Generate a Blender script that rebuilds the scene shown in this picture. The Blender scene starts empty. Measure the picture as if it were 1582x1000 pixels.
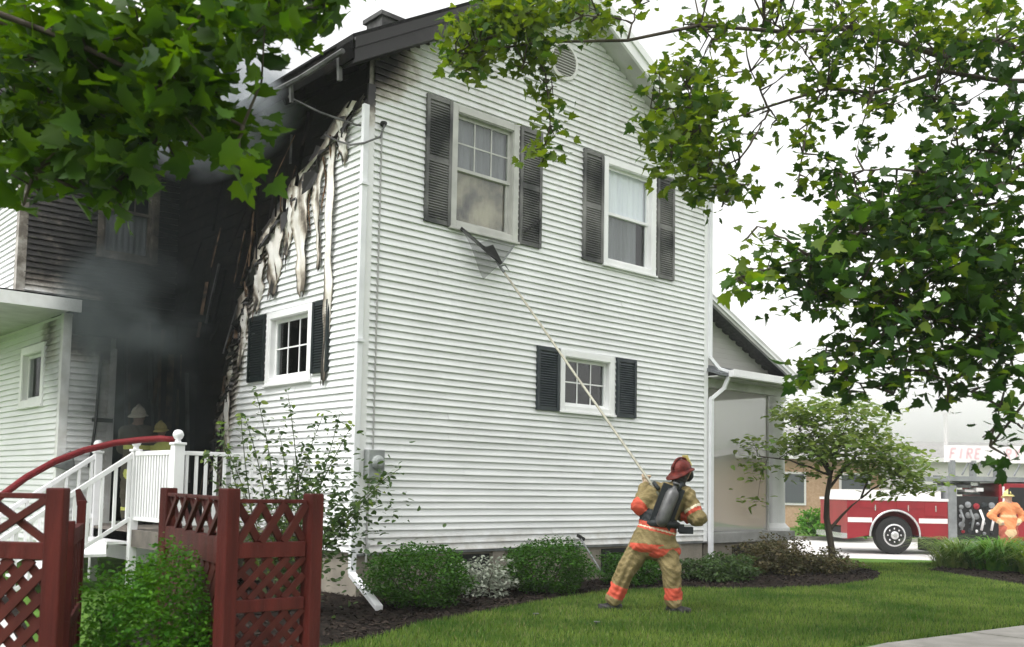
import bpy, math, random
import numpy as np
from mathutils import Vector, Matrix
random.seed(7); RNG = np.random.default_rng(11)
SC = bpy.context.scene; COL = SC.collection
R = math.radians
# ------------------------------------------------------------------ camera
YAW, TILT, ROLL, F, CY = 0.7314, 0.0727, 0.0184, 1515.35, 644.0
CAM = np.array([-6.7658, -10.4, 1.41])
PW, PH = 1582.0, 1000.0
FWD = np.array([math.sin(YAW)*math.cos(TILT), math.cos(YAW)*math.cos(TILT), math.sin(TILT)])
_r = np.array([math.cos(YAW), -math.sin(YAW), 0.0]); _u = np.cross(_r, FWD)
RT = _r*math.cos(ROLL) + _u*math.sin(ROLL); UP = -_r*math.sin(ROLL) + _u*math.cos(ROLL)
cam = bpy.data.objects.new('camera', bpy.data.cameras.new('camera')); COL.objects.link(cam)
cam.matrix_world = Matrix(((RT[0], UP[0], -FWD[0], CAM[0]), (RT[1], UP[1], -FWD[1], CAM[1]), (RT[2], UP[2], -FWD[2], CAM[2]), (0, 0, 0, 1)))
cam.data.sensor_width = 36; cam.data.lens = F/PW*36; cam.data.shift_y = (CY-PH/2)/PW
cam.data.clip_end = 1000; cam.data.clip_start = 0.1
cam.data.dof.use_dof = True; cam.data.dof.focus_distance = 13.0; cam.data.dof.aperture_fstop = 4.0
SC.camera = cam
# ------------------------------------------------------------------ sky, sun, exposure
SUN_AZ, SUN_EL = R(268), R(60)      # compass-like angle of the sun from +Y clockwise, and its height
wd = bpy.data.worlds.new('World'); SC.world = wd; wd.use_nodes = True
nt = wd.node_tree; nt.nodes.clear()
sky = nt.nodes.new('ShaderNodeTexSky'); sky.sky_type = 'NISHITA'; sky.sun_disc = False
sky.sun_elevation = SUN_EL; sky.sun_rotation = SUN_AZ; sky.dust_density = 3.0; sky.air_density = 3.0
hs = nt.nodes.new('ShaderNodeHueSaturation'); hs.inputs['Saturation'].default_value = 0.04
bg = nt.nodes.new('ShaderNodeBackground'); bg.inputs['Strength'].default_value = 0.15
ow = nt.nodes.new('ShaderNodeOutputWorld')
nt.links.new(sky.outputs[0], hs.inputs['Color']); nt.links.new(hs.outputs[0], bg.inputs[0]); nt.links.new(bg.outputs[0], ow.inputs[0])
sl = bpy.data.lights.new('sun', 'SUN'); sl.energy = 0.9; sl.angle = R(25); sl.color = (1, .985, .965)
so = bpy.data.objects.new('sun', sl); COL.objects.link(so)
sd = Vector((math.sin(SUN_AZ)*math.cos(SUN_EL), math.cos(SUN_AZ)*math.cos(SUN_EL), math.sin(SUN_EL)))
so.rotation_euler = (-sd).to_track_quat('-Z', 'Y').to_euler(); so.location = (-20, -10, 25)
SC.view_settings.view_transform = 'Standard'; SC.view_settings.look = 'None'
SC.view_settings.gamma = 1; SC.view_settings.exposure = 1.12
SC.render.engine = 'CYCLES'; SC.cycles.max_bounces = 8; SC.cycles.transparent_max_bounces = 12
SC.cycles.volume_bounces = 2; SC.cycles.use_denoising = True
# ------------------------------------------------------------------ pixel helpers (a pixel gives a direction only)
def ray(u, v): return FWD + (u-PW/2)/F*RT - (v-CY)/F*UP
def at(u, v, d): return CAM + ray(u, v)*d
def hit(u, v, ax, val):
    d = ray(u, v); return CAM + d*((val-CAM[ax])/d[ax])
def gz(u, v, z=0.0): return hit(u, v, 2, z)
# ------------------------------------------------------------------ materials
MAT = {}
def mat(name, col, rough=0.6, col2=None, scale=6.0, detail=5.0, contrast=(0.35, 0.65), bump=0.0, bscale=40.0, metal=0.0, spec=0.4,
        soot=False, rand=0.0, trans=0.0, stretch=None, soot_col=(0.012, 0.011, 0.010)):
    if name in MAT: return MAT[name]
    m = bpy.data.materials.new(name); m.use_nodes = True; MAT[name] = m
    n = m.node_tree.nodes; l = m.node_tree.links; n.clear()
    out = n.new('ShaderNodeOutputMaterial'); b = n.new('ShaderNodeBsdfPrincipled')
    b.inputs['Roughness'].default_value = rough; b.inputs['Metallic'].default_value = metal
    b.inputs['Specular IOR Level'].default_value = spec
    geo = n.new('ShaderNodeNewGeometry')
    vec = geo.outputs['Position']
    if stretch:
        mp = n.new('ShaderNodeMapping'); mp.inputs['Scale'].default_value = stretch; l.new(vec, mp.inputs[0]); vec = mp.outputs[0]
    cur = None
    if col2 is not None:
        nz = n.new('ShaderNodeTexNoise'); nz.inputs['Scale'].default_value = scale; nz.inputs['Detail'].default_value = detail
        l.new(vec, nz.inputs['Vector'])
        cr = n.new('ShaderNodeValToRGB'); cr.color_ramp.elements[0].position = contrast[0]; cr.color_ramp.elements[1].position = contrast[1]
        cr.color_ramp.elements[0].color = (*col, 1); cr.color_ramp.elements[1].color = (*col2, 1)
        l.new(nz.outputs['Fac'], cr.inputs[0]); cur = cr.outputs[0]
    else:
        rgb = n.new('ShaderNodeRGB'); rgb.outputs[0].default_value = (*col, 1); cur = rgb.outputs[0]
    if rand > 0:
        oi = n.new('ShaderNodeObjectInfo'); mr = n.new('ShaderNodeMapRange')
        mr.inputs['To Min'].default_value = 1-rand; mr.inputs['To Max'].default_value = 1+rand
        l.new(oi.outputs['Random'], mr.inputs[0])
        h = n.new('ShaderNodeHueSaturation'); l.new(cur, h.inputs['Color']); l.new(mr.outputs[0], h.inputs['Value']); cur = h.outputs[0]
    if soot:
        at_ = n.new('ShaderNodeAttribute'); at_.attribute_name = 'soot'
        nz2 = n.new('ShaderNodeTexNoise'); nz2.inputs['Scale'].default_value = 5.0; nz2.inputs['Detail'].default_value = 8.0; nz2.inputs['Roughness'].default_value = .65
        l.new(geo.outputs['Position'], nz2.inputs['Vector'])
        a1 = n.new('ShaderNodeMath'); a1.operation = 'MULTIPLY_ADD'; a1.inputs[1].default_value = 0.9; a1.inputs[2].default_value = -0.45
        l.new(nz2.outputs['Fac'], a1.inputs[0])
        a2 = n.new('ShaderNodeMath'); a2.operation = 'MULTIPLY_ADD'; a2.inputs[1].default_value = 1.25
        l.new(at_.outputs['Fac'], a2.inputs[0]); l.new(a1.outputs[0], a2.inputs[2])
        # only where there is some soot at all
        a3 = n.new('ShaderNodeMath'); a3.operation = 'MULTIPLY'; a3.use_clamp = True
        a4 = n.new('ShaderNodeMath'); a4.operation = 'MULTIPLY'; a4.inputs[1].default_value = 6.0; a4.use_clamp = True
        l.new(at_.outputs['Fac'], a4.inputs[0]); l.new(a2.outputs[0], a3.inputs[0]); l.new(a4.outputs[0], a3.inputs[1])
        sr = n.new('ShaderNodeValToRGB'); e = sr.color_ramp.elements
        e[0].position = 0; e[0].color = (1, 1, 1, 1); e[1].position = 1; e[1].color = (*soot_col, 1)
        x = e.new(0.25); x.color = (.66, .62, .56, 1); x = e.new(0.5); x.color = (.20, .17, .14, 1); x = e.new(0.75); x.color = (.03, .026, .023, 1)
        l.new(a3.outputs[0], sr.inputs[0])
        mx = n.new('ShaderNodeMix'); mx.data_type = 'RGBA'; mx.blend_type = 'MULTIPLY'; mx.inputs[0].default_value = 1
        l.new(cur, mx.inputs[6]); l.new(sr.outputs[0], mx.inputs[7]); cur = mx.outputs[2]
    l.new(cur, b.inputs['Base Color'])
    if bump > 0:
        bn = n.new('ShaderNodeTexNoise'); bn.inputs['Scale'].default_value = bscale; bn.inputs['Detail'].default_value = 6
        l.new(vec, bn.inputs['Vector']); bp = n.new('ShaderNodeBump'); bp.inputs['Strength'].default_value = bump; bp.inputs['Distance'].default_value = 0.02
        l.new(bn.outputs['Fac'], bp.inputs['Height']); l.new(bp.outputs[0], b.inputs['Normal'])
    sh = b.outputs[0]
    if trans > 0:
        tr = n.new('ShaderNodeBsdfTranslucent'); hh = n.new('ShaderNodeHueSaturation'); hh.inputs['Saturation'].default_value = 1.15; hh.inputs['Value'].default_value = 1.7; hh.inputs['Hue'].default_value = 0.485
        l.new(cur, hh.inputs['Color']); l.new(hh.outputs[0], tr.inputs[0])
        ms = n.new('ShaderNodeMixShader'); ms.inputs[0].default_value = trans; l.new(sh, ms.inputs[1]); l.new(tr.outputs[0], ms.inputs[2]); sh = ms.outputs[0]
    l.new(sh, out.inputs['Surface'])
    return m
def screen_mat(name, col, alpha):
    m = bpy.data.materials.new(name); m.use_nodes = True; MAT[name] = m
    n = m.node_tree.nodes; l = m.node_tree.links; b = n['Principled BSDF']; b.inputs['Base Color'].default_value = (*col, 1); b.inputs['Roughness'].default_value = .8
    t = n.new('ShaderNodeBsdfTransparent'); ms = n.new('ShaderNodeMixShader'); ms.inputs[0].default_value = alpha
    l.new(t.outputs[0], ms.inputs[1]); l.new(b.outputs[0], ms.inputs[2]); l.new(ms.outputs[0], n['Material Output'].inputs['Surface'])
    return m
def glass_mat():
    m = bpy.data.materials.new('window_glass'); m.use_nodes = True; MAT['glass'] = m
    n = m.node_tree.nodes; l = m.node_tree.links; n.clear(); out = n.new('ShaderNodeOutputMaterial')
    g = n.new('ShaderNodeBsdfGlossy'); g.inputs['Roughness'].default_value = .03; t = n.new('ShaderNodeBsdfTransparent'); t.inputs[0].default_value = (.94, .96, .96, 1)
    ms = n.new('ShaderNodeMixShader'); ms.inputs[0].default_value = .05; l.new(t.outputs[0], ms.inputs[1]); l.new(g.outputs[0], ms.inputs[2]); l.new(ms.outputs[0], out.inputs['Surface'])
    return m
VINYL = mat('white_vinyl', (.765, .775, .78), .42, (.67, .68, .68), 1.3, 6, (.3, .75), soot=True, rand=.025, spec=.35)
TRIM = mat('white_trim', (.80, .80, .80), .4, (.70, .71, .71), 3, 5, (.4, .8), soot=True)
DTRIM = mat('downspout_white', (.74, .75, .77), .35, (.62, .63, .65), 4, 5, (.4, .8))
CHAR = mat('charred_wood', (.004, .004, .004), .9, (.016, .013, .011), 4, 8, (.5, .8), bump=.5, bscale=30, spec=.03)
SHUT = mat('shutter_dusty', (.038, .040, .041), .6, (.26, .255, .245), 1.5, 6, (.36, .74), rand=.1)
SHUTC = mat('shutter_slate', (.018, .026, .032), .5, (.045, .055, .06), 4, 5, (.4, .8))
SHUTB = mat('shutter_black', (.008, .014, .015), .5)
GLASS = glass_mat()
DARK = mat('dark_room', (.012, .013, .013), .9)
CURT = mat('white_curtain', (.86, .86, .90), .9, (.74, .74, .80), 14, 3, (.35, .7), stretch=(1, 1, .04))
CURTG = mat('grey_curtain', (.22, .22, .23), .9, (.15, .15, .155), 14, 3, (.35, .7), stretch=(1, 1, .04))
BLIND = mat('smoked_blind', (.42, .36, .27), .9, (.09, .08, .07), 2.6, 5, (.38, .66))
CONC = mat('foundation_concrete', (.30, .27, .22), .9, (.20, .18, .15), 3, 8, (.35, .7), bump=.4, bscale=25)
SHING = mat('roof_shingle', (.06, .06, .065), .9, (.11, .11, .11), 20, 4, bump=.6, bscale=40, soot=True)
SHINGL = mat('shed_shingle', (.17, .18, .19), .9, (.11, .12, .125), 25, 4, bump=.6, bscale=40)
SOFF = mat('soffit_grey', (.55, .55, .54), .6, (.42, .42, .41), 3, 5, soot=True)
RED = mat('red_stained_wood', (.046, .0085, .0068), .6, (.105, .018, .014), 3, 8, (.3, .75), bump=.35, bscale=30, stretch=(6, 6, .8), spec=0.16)
REDL = mat('red_lath', (.040, .0080, .0065), .65, (.090, .020, .015), 5, 6, (.3, .75), rand=.12, spec=0.16)
WRAIL = mat('white_rail', (.80, .80, .81), .35, (.72, .72, .73), 3, 5)
HOSE = mat('red_hose', (.15, .010, .013), .6, (.10, .007, .010), 30, 4, bump=.3, bscale=120, spec=0.16)
LEAF_L = mat('maple_leaf', (.022, .058, .007), .5, (.046, .100, .011), 5, 3, (.3, .7), trans=.46, rand=.35, spec=0.16)
LEAF_R = mat('maple_leaf_dark', (.014, .043, .009), .5, (.034, .084, .014), 3, 3, (.3, .7), trans=.36, rand=.3, spec=0.16)
LEAF_L2 = mat('maple_leaf_mid', (.040, .095, .010), .5, (.075, .145, .014), 4, 3, (.3, .7), trans=.45, rand=.3, spec=.16)
LEAF_L3 = mat('maple_leaf_deep', (.009, .028, .005), .5, (.018, .050, .008), 4, 3, (.3, .7), trans=.3, rand=.3, spec=.16)  # darkest leaf tone, dealt out at random over the left crown
LEAF_R2 = mat('maple_leaf_green', (.032, .080, .014), .5, (.062, .130, .020), 3, 3, (.3, .7), trans=.45, rand=.3, spec=.16)
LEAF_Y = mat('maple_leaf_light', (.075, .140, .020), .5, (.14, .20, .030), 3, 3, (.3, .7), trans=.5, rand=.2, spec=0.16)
LEAF_D = mat('dogwood_leaf', (.075, .145, .030), .5, (.21, .27, .08), 6, 3, (.35, .65), trans=.4, spec=0.16)
LEAF_B = mat('boxwood_leaf', (.018, .066, .007), .5, (.050, .13, .013), 9, 4, (.35, .7), trans=.25, spec=0.16)
LEAF_H = mat('hedge_leaf', (.030, .12, .008), .5, (.090, .23, .015), 9, 4, (.35, .7), trans=.3, spec=0.16)
LEAF_G = mat('grey_leaf', (.16, .19, .14), .6, (.32, .34, .28), 12, 4, (.35, .7), trans=.2)
LEAF_S = mat('rose_leaf', (.030, .060, .020), .45, (.075, .12, .04), 9, 4, (.35, .7), trans=.35, spec=0.16)
LEAF_BR = mat('brown_leaf', (.05, .055, .02), .6, (.10, .075, .03), 9, 4, (.35, .7), trans=.25)
LEAF_F = mat('far_leaf', (.050, .075, .035), .7, (.085, .11, .05), .5, 4, trans=.2)
BARK = mat('bark', (.035, .027, .020), .9, (.075, .06, .045), 8, 8, bump=.8, bscale=30, stretch=(1, 1, .25))
STEM = mat('green_stem', (.06, .08, .03), .7)
GRASS = mat('grass_blade', (.045, .105, .015), .6, (.145, .215, .045), .9, 8, (.33, .64), trans=.35, spec=0.16)
SOIL = mat('lawn_soil', (.05, .105, .018), .95, (.085, .16, .028), 2, 8, bump=.6, bscale=50, spec=0.06)
MULCH = mat('mulch', (.010, .008, .007), .95, (.028, .022, .018), 14, 8, (.4, .7), bump=1.0, bscale=60, spec=0.06)
CHIP = mat('mulch_chip', (.012, .009, .008), .95, (.042, .032, .026), 7, 4, spec=0.06)
WALK = mat('pavement_concrete', (.30, .285, .26), .9, (.20, .19, .17), 2.5, 9, (.35, .7), bump=.3, bscale=60)
STREET = mat('street_concrete', (.52, .50, .48), .9, (.42, .41, .40), 1.0, 9, (.35, .7))
GREY = mat('grey_metal', (.20, .21, .21), .5, (.13, .14, .14), 8, 4, metal=.3)
BLACKM = mat('black_rubber', (.012, .012, .012), .7)
# ------------------------------------------------------------------ mesh helpers
def nrm(v): v = np.asarray(v, float); return v/np.linalg.norm(v)
ROOTLOC = {}
def thing(name, label, cat, loc=(0, 0, 0), group=None):
    o = bpy.data.objects.new(name, None); COL.objects.link(o); o.location = tuple(float(c) for c in loc); o.empty_display_size = .2
    o['label'] = label; o['category'] = cat
    if group: o['group'] = group
    ROOTLOC[o.name] = np.array([float(c) for c in loc]); return o
def rootloc(p):
    while p is not None and p.parent is not None: p = p.parent
    return ROOTLOC.get(p.name, np.zeros(3)) if p is not None else np.zeros(3)
def tag(o, label, cat, group=None):
    o['label'] = label; o['category'] = cat
    if group: o['group'] = group
    return o
def raw(name, V, Fc, m, parent=None, smooth=False, soot=None, kind=None, mats=None, midx=None):
    V = np.asarray(V, float) - rootloc(parent)
    me = bpy.data.meshes.new(name); Fa = Fc
    if isinstance(Fa, np.ndarray):
        k = Fa.shape[1]; me.vertices.add(len(V)); me.vertices.foreach_set('co', V.ravel()); me.loops.add(Fa.size); me.loops.foreach_set('vertex_index', Fa.astype(np.int32).ravel())
        me.polygons.add(len(Fa)); me.polygons.foreach_set('loop_start', np.arange(0, Fa.size, k, dtype=np.int32)); me.polygons.foreach_set('loop_total', np.full(len(Fa), k, np.int32)); me.update(calc_edges=True); me.validate()
    else:
        me.from_pydata([tuple(v) for v in V], [], Fa); me.update()
    if mats:
        for x in mats: me.materials.append(x)
        me.polygons.foreach_set('material_index', np.asarray(midx, np.int32))
    else: me.materials.append(m)
    if smooth: me.polygons.foreach_set('use_smooth', np.ones(len(me.polygons), bool))
    if soot is not None:
        a = me.attributes.new('soot', 'FLOAT', 'POINT'); a.data.foreach_set('value', np.asarray(soot, np.float32))
    o = bpy.data.objects.new(name, me); COL.objects.link(o)
    if parent is not None: o.parent = parent
    if kind: o['kind'] = kind
    return o
class MB:
    def __init__(s): s.v = []; s.f = []; s.sm = False
    def add(s, V, Fc):
        b = len(s.v); s.v += [tuple(float(c) for c in x) for x in V]; s.f += [[i+b for i in f] for f in Fc]; return s
    def hexa(s, c8): return s.add(c8, [(0, 3, 2, 1), (4, 5, 6, 7), (0, 1, 5, 4), (1, 2, 6, 5), (2, 3, 7, 6), (3, 0, 4, 7)])
    def box(s, x0, x1, y0, y1, z0, z1): return s.hexa([(x0, y0, z0), (x1, y0, z0), (x1, y1, z0), (x0, y1, z0), (x0, y0, z1), (x1, y0, z1), (x1, y1, z1), (x0, y1, z1)])
    def fbox(s, fr, a0, a1, b0, b1, c0, c1):
        p = [fr(a, b, c) for a, b, c in ((a0, b0, c0), (a1, b0, c0), (a1, b0, c1), (a0, b0, c1), (a0, b1, c0), (a1, b1, c0), (a1, b1, c1), (a0, b1, c1))]
        return s.hexa(p)
    def bar(s, p, q, w, h, up=(0, 0, 1), w2=None, h2=None):
        p = np.asarray(p, float); q = np.asarray(q, float); d = nrm(q-p); up = np.asarray(up, float)
        if abs(d@up) > .99: up = np.array([1., 0, 0])
        x = nrm(np.cross(d, up)); y = np.cross(x, d); w2 = w2 or w; h2 = h2 or h
        c = []
        for pt, ww, hh in ((p, w, h), (q, w2, h2)):
            c += [pt-x*ww/2-y*hh/2, pt+x*ww/2-y*hh/2, pt+x*ww/2+y*hh/2, pt-x*ww/2+y*hh/2]
        return s.hexa(c)
    def tube(s, pts, r, n=8, cap=True):
        pts = [np.asarray(p, float) for p in pts]; rs = r if hasattr(r, '__len__') else [r]*len(pts)
        V = []; Fc = []; prev = None
        for i, p in enumerate(pts):
            d = nrm(pts[min(i+1, len(pts)-1)]-pts[max(i-1, 0)])
            if prev is None:
                a = np.array([0, 0, 1.]) if abs(d[2]) < .9 else np.array([1., 0, 0]); x = nrm(np.cross(d, a))
            else: x = nrm(prev - d*(prev@d))
            prev = x; y = np.cross(d, x)
            for k in range(n):
                t = 2*math.pi*k/n; V.append(p + (x*math.cos(t)+y*math.sin(t))*rs[i])
        for i in range(len(pts)-1):
            for k in range(n): a = i*n+k; b = i*n+(k+1) % n; Fc.append((a, b, b+n, a+n))
        if cap: Fc.append(tuple(range(n-1, -1, -1))); Fc.append(tuple((len(pts)-1)*n+k for k in range(n)))
        return s.add(V, Fc)
    def lathe(s, base, prof, n=16, axis=(0, 0, 1)):
        base = np.asarray(base, float); a = nrm(axis); t = np.array([1., 0, 0]) if abs(a[0]) < .9 else np.array([0, 1., 0]); x = nrm(np.cross(a, t)); y = np.cross(a, x)
        V = []; Fc = []
        for r, h in prof:
            for k in range(n): th = 2*math.pi*k/n; V.append(base + a*h + (x*math.cos(th)+y*math.sin(th))*r)
        for i in range(len(prof)-1):
            for k in range(n): p = i*n+k; q = i*n+(k+1) % n; Fc.append((p, q, q+n, p+n))
        Fc.append(tuple(range(n-1, -1, -1))); Fc.append(tuple((len(prof)-1)*n+k for k in range(n)))
        return s.add(V, Fc)
    def ball(s, c, r, n=12): return s.lathe(np.asarray(c)-np.array([0, 0, r]), [(max(r*math.sin(math.pi*i/8), .001), r-r*math.cos(math.pi*i/8)) for i in range(9)], n)
    def poly(s, pts, z0, z1):
        n = len(pts); V = [(x, y, z1) for x, y in pts]+[(x, y, z0) for x, y in pts]
        return s.add(V, [tuple(range(n)), tuple(range(2*n-1, n-1, -1))]+[(i, i+n, (i+1) % n+n, (i+1) % n) for i in range(n)])
    def build(s, name, m, parent=None, smooth=False, soot=None, kind=None, bevel=0.0):
        sv = None
        if soot is not None: sv = [soot(np.array(v)) for v in s.v] if callable(soot) else [soot]*len(s.v)
        o = raw(name, s.v, s.f, m, parent, smooth, sv, kind)
        if bevel > 0:
            md = o.modifiers.new('bevel', 'BEVEL'); md.width = bevel; md.segments = 2; md.limit_method = 'ANGLE'
        return o
def frame(o, h, n):
    o = np.asarray(o, float); h = np.asarray(h, float); n = np.asarray(n, float)
    return lambda a, b, c=0.0: o + h*a + np.array([0, 0, 1.])*b + n*c
# ------------------------------------------------------------------ ground
def struct(o): o['kind'] = 'structure'; return o
SV = np.array([.66, -.75, 0]); SN = np.array([.75, .66, 0])          # street direction and its normal
def sp(a, n): p = SV*a + SN*n; return (p[0], p[1])
struct(MB().poly([(-115, -115), (115, -115), (115, 115), (-115, 115)], -1.0, -.26).build('ground', SOIL))
struct(MB().poly([(-60, -60)] + [sp(80, 10.7), sp(-80, 10.7)] + [(-60, 60)], -.5, 0.0).build('lawn', SOIL))
st = struct(MB().poly([sp(-70, 10.9), sp(70, 10.9), sp(70, 23.5), sp(-70, 23.5)], -.4, -.2).build('street', STREET))
struct(MB().poly([sp(-70, 10.7), sp(70, 10.7), sp(70, 10.9), sp(-70, 10.9)], -.4, -.06).build('kerb', WALK))
struct(MB().poly([sp(-70, 23.5), sp(70, 23.5), sp(70, 23.7), sp(-70, 23.7)], -.4, -.08).build('far_kerb', WALK))
struct(MB().poly([sp(-70, 23.7), sp(70, 23.7), sp(70, 60), sp(-70, 60)], -.5, -.12).build('far_lawn', SOIL))
MPOLY = [(-3.6, -3.9), (-2.2, -3.0), (-1.45, -2.71), (-.77, -2.3), (.36, -1.97), (1.47, -1.62), (3.34, -1.15), (4.6, -1.5), (5.5, -2.2), (6.4, -2.45), (7.29, -2.5), (8.51, -2.36), (9.8, -1.8), (10.6, -1.1), (10.4, -.3), (9.6, .2), (7, .3), (0.02, 0.1), (-.05, 6), (-1.6, 1.0), (-2.6, -.5), (-3.5, -1.5)]
struct(MB().poly(MPOLY, -.05, .03).build('mulch_bed', MULCH))
BPOLY = [tuple(gz(u, v)[:2]) for u, v in ((1432, 884), (1480, 891), (1530, 899), (1600, 910), (1700, 915), (1700, 880), (1560, 872), (1470, 872))]
struct(MB().poly(BPOLY, -.05, .025).build('far_mulch_bed', MULCH))
SWF = [(-9, -7.9), (-5, -7.3), (-1.5, -6.2), (1.67, -5.62), (3.11, -5.8), (4.9, -6.01), (9, -6.5), (16, -7.3)]
def swy(x): return float(np.interp(x, [p[0] for p in SWF], [p[1] for p in SWF]))
sw = struct(MB().poly([(x, y-.06) for x, y in SWF] + [(x, y-1.62) for x, y in reversed(SWF)], -.3, -.03).build('pavement', MULCH))
x = -8.9
k = 0
while x < 15:
    x2 = x+1.38
    j = random.uniform(-.004, .004)
    MB().poly([(x+.01, swy(x)-.07), (x2-.01, swy(x2)-.07), (x2-.01, swy(x2)-1.6), (x+.01, swy(x)-1.6)], -.2, .012+j).build('paving_slab', WALK, sw, bevel=.006); x += 1.4
pth = struct(MB().poly([(-6.6, -5.2), (-4.9, -5.2), (-3.3, 2.3), (-3.1, 4.2), (-5.6, 4.2), (-5.8, 2.3)], -.2, .012).build('garden_path', MULCH))
for k in range(8):
    t0, t1 = k/8, (k+1)/8-.012
    q = lambda t, s_: (np.array([-6.5, -5.2])*(1-t)+np.array([-5.5, 4.15])*t if s_ == 0 else np.array([-4.95, -5.2])*(1-t)+np.array([-3.15, 4.15])*t)
    MB().poly([q(t0, 0), q(t0, 1), q(t1, 1), q(t1, 0)], -.1, .03).build('paving_slab', STREET, pth, bevel=.006)
def inside(P, poly):
    x, y = P[:, 0], P[:, 1]; r = np.zeros(len(P), bool); n = len(poly)
    for i in range(n):
        x0, y0 = poly[i]; x1, y1 = poly[(i+1) % n]
        c = ((y0 > y) != (y1 > y)); xi = (x1-x0)*(y-y0)/(y1-y0+1e-12)+x0; r ^= c & (x < xi)
    return r
def proj(P):
    d = P-CAM; z = d@FWD; return PW/2+F*(d@RT)/z, CY-F*(d@UP)/z, z
# ------------------------------------------------------------------ HOUSE
ZB = .57; E_ = .0917; GW = 7.08; ZE = 6.86; PIT = .58; APX = GW/2
house = thing('house', 'white two-storey clapboard house with a blackened, smoking rear corner', 'house', (0, 0, 0))
GF = frame((0, 0, 0), (1, 0, 0), (0, -1, 0)); SF = frame((0, 0, 0), (0, 1, 0), (-1, 0, 0))
RY = 5.8; RF = frame((0, RY, 0), (1, 0, 0), (0, -1, 0))
def smooth01(t): t = min(max(t, 0.), 1.); return t*t*(3-2*t)
def ybound(z): return float(np.interp(z, [.5, 1.2, 2.47, 3.25, 4.02, 4.56, 5.16, 5.58, 6.05, 6.4, 6.7], [4.5, 4.2, 3.81, 3.54, 3.29, 2.95, 2.5, 1.8, .95, .35, .02]))
def soot_shade_gable(p):
    d = math.hypot(p[0]*0.9, (7.1-p[2])*.8); s = .98-d/.72
    s2 = .33-.30*math.hypot((p[0]-2.0)/1.3, (p[2]-4.9)/1.0)  # smoke stain below the broken window
    top = max(.08*smooth01((p[2]-4.5)/2.5), .13*smooth01((1.05-p[2])/.5))  # soot plus eave and canopy shade put into upper greying; splash dirt below
    return max(s*1.25 if s > 0 else s, top, 0.0)
def soot_side(p):
    dy = ybound(p[2])-p[1]; return max(0., .95-dy/.55)
def soot_rear(p):
    x, z = p[0], p[2]
    s = .62 + .30*smooth01((x+2.0)/1.0) - .75*smooth01((4.75-z)/.7)*smooth01((-.9-x)/.5)
    return max(0., s)
def wall_sheet(name, fr, a0, a1, b0, b1, holes, m, soot=None, rake=None):
    A = sorted(set([a0, a1]+[h[i] for h in holes for i in (0, 1)])); B = sorted(set([b0, b1]+[h[i] for h in holes for i in (2, 3)]))
    s = MB()
    for i in range(len(A)-1):
        for j in range(len(B)-1):
            ac, bc = (A[i]+A[i+1])/2, (B[j]+B[j+1])/2
            if any(h[0] < ac < h[1] and h[2] < bc < h[3] for h in holes): continue
            s.add([fr(A[i], B[j], -.003), fr(A[i+1], B[j], -.003), fr(A[i+1], B[j+1], -.003), fr(A[i], B[j+1], -.003)], [(0, 1, 2, 3)])
    if rake: s.add([fr(*p, -.003) for p in rake], [(0, 1, 2)])
    return s.build(name, m, house, soot=soot)
def boards(parent, fr, b0, b1, span, holes, soot, step=.25, warp=None, e=E_, m=None, seam=True):
    b = b0
    while b < b1-.01:
        lo, hi = span(b+.04)
        if hi-lo > .08:
            iv = [(lo, hi)]
            for h in holes:
                if h[2] < b+e*.6 < h[3]:
                    nv = []
                    for p, q in iv:
                        if h[0] > p: nv.append((p, min(q, h[0])))
                        if h[1] < q: nv.append((max(p, h[1]), q))
                    iv = [t for t in nv if t[1]-t[0] > .03]
            iv2 = []
            for p, q in iv:
                if seam and q-p > 2.2:
                    c_ = p+random.uniform(.9, q-p-.9) if q-p < 4.5 else p+random.uniform(1.0, 3.2); iv2.append((p, c_))
                    if q-c_ > 4.2: d_ = c_+random.uniform(1.8, 3.6); iv2 += [(c_, d_), (d_, q)]
                    else: iv2.append((c_, q))
                else: iv2.append((p, q))
            for p, q in iv2:
                jb = random.uniform(-.0022, .0022); ph_ = random.uniform(0, 6); 
                V = []; Fc = []; S = []
                n = max(1, int((q-p)/step)); base = len(V)
                for i in range(n+1):
                    a = p+(q-p)*i/n
                    for cc, bb in ((.036+jb, b+.002), (.034+jb, b+.014), (.005, b+e+.004), (.0, b+.002)):
                        a2, b2, c2 = a, bb+.0016*math.sin(a*2.1+ph_), cc+.0015*math.sin(a*3.3+ph_*2)
                        if warp: a2, b2, c2 = warp(a, bb, cc)
                        w = fr(a2, b2, c2); V.append(w); S.append(soot(fr(a, bb, 0)))
                for i in range(n):
                    k = base+i*4; Fc += [(k, k+4, k+5, k+1), (k+1, k+5, k+6, k+2), (k+3, k+7, k+4, k)]
                raw('siding_board', V, Fc, m or VINYL, parent, soot=S)
        b += e
# openings: (a0,a1,b0,b1)
GW1, GW2, GW3 = (1.33, 2.57, 4.95, 6.67), (4.39, 5.66, 4.95, 6.67), (3.48, 4.68, 2.58, 3.50)
SW1 = (1.16, 2.42, 2.82, 3.86); RW1 = (-1.36, -.36, 5.05, 6.7)
shr = lambda h: (h[0]+.04, h[1]-.04, h[2]+.04, h[3]-.04)
gh = [shr(h) for h in (GW1, GW2, GW3)]
gable = wall_sheet('gable_wall', GF, 0, GW, ZB, ZE, gh, SOFF, soot=lambda p: soot_shade_gable(p)*.5, rake=[(0, ZE), (GW, ZE), (APX, ZE+PIT*APX)])
def gspan(b):
    if b < ZE: return (0.07, GW-.07)
    t = (b-ZE)/PIT; return (t, GW-t)
boards(gable, GF, ZB, ZE+PIT*APX, gspan, gh, soot_shade_gable)
SIDE_Y1 = RY
sidew = wall_sheet('side_wall', SF, 0, RY, ZB, ZE+.1, [shr(SW1)], CHAR)
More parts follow.
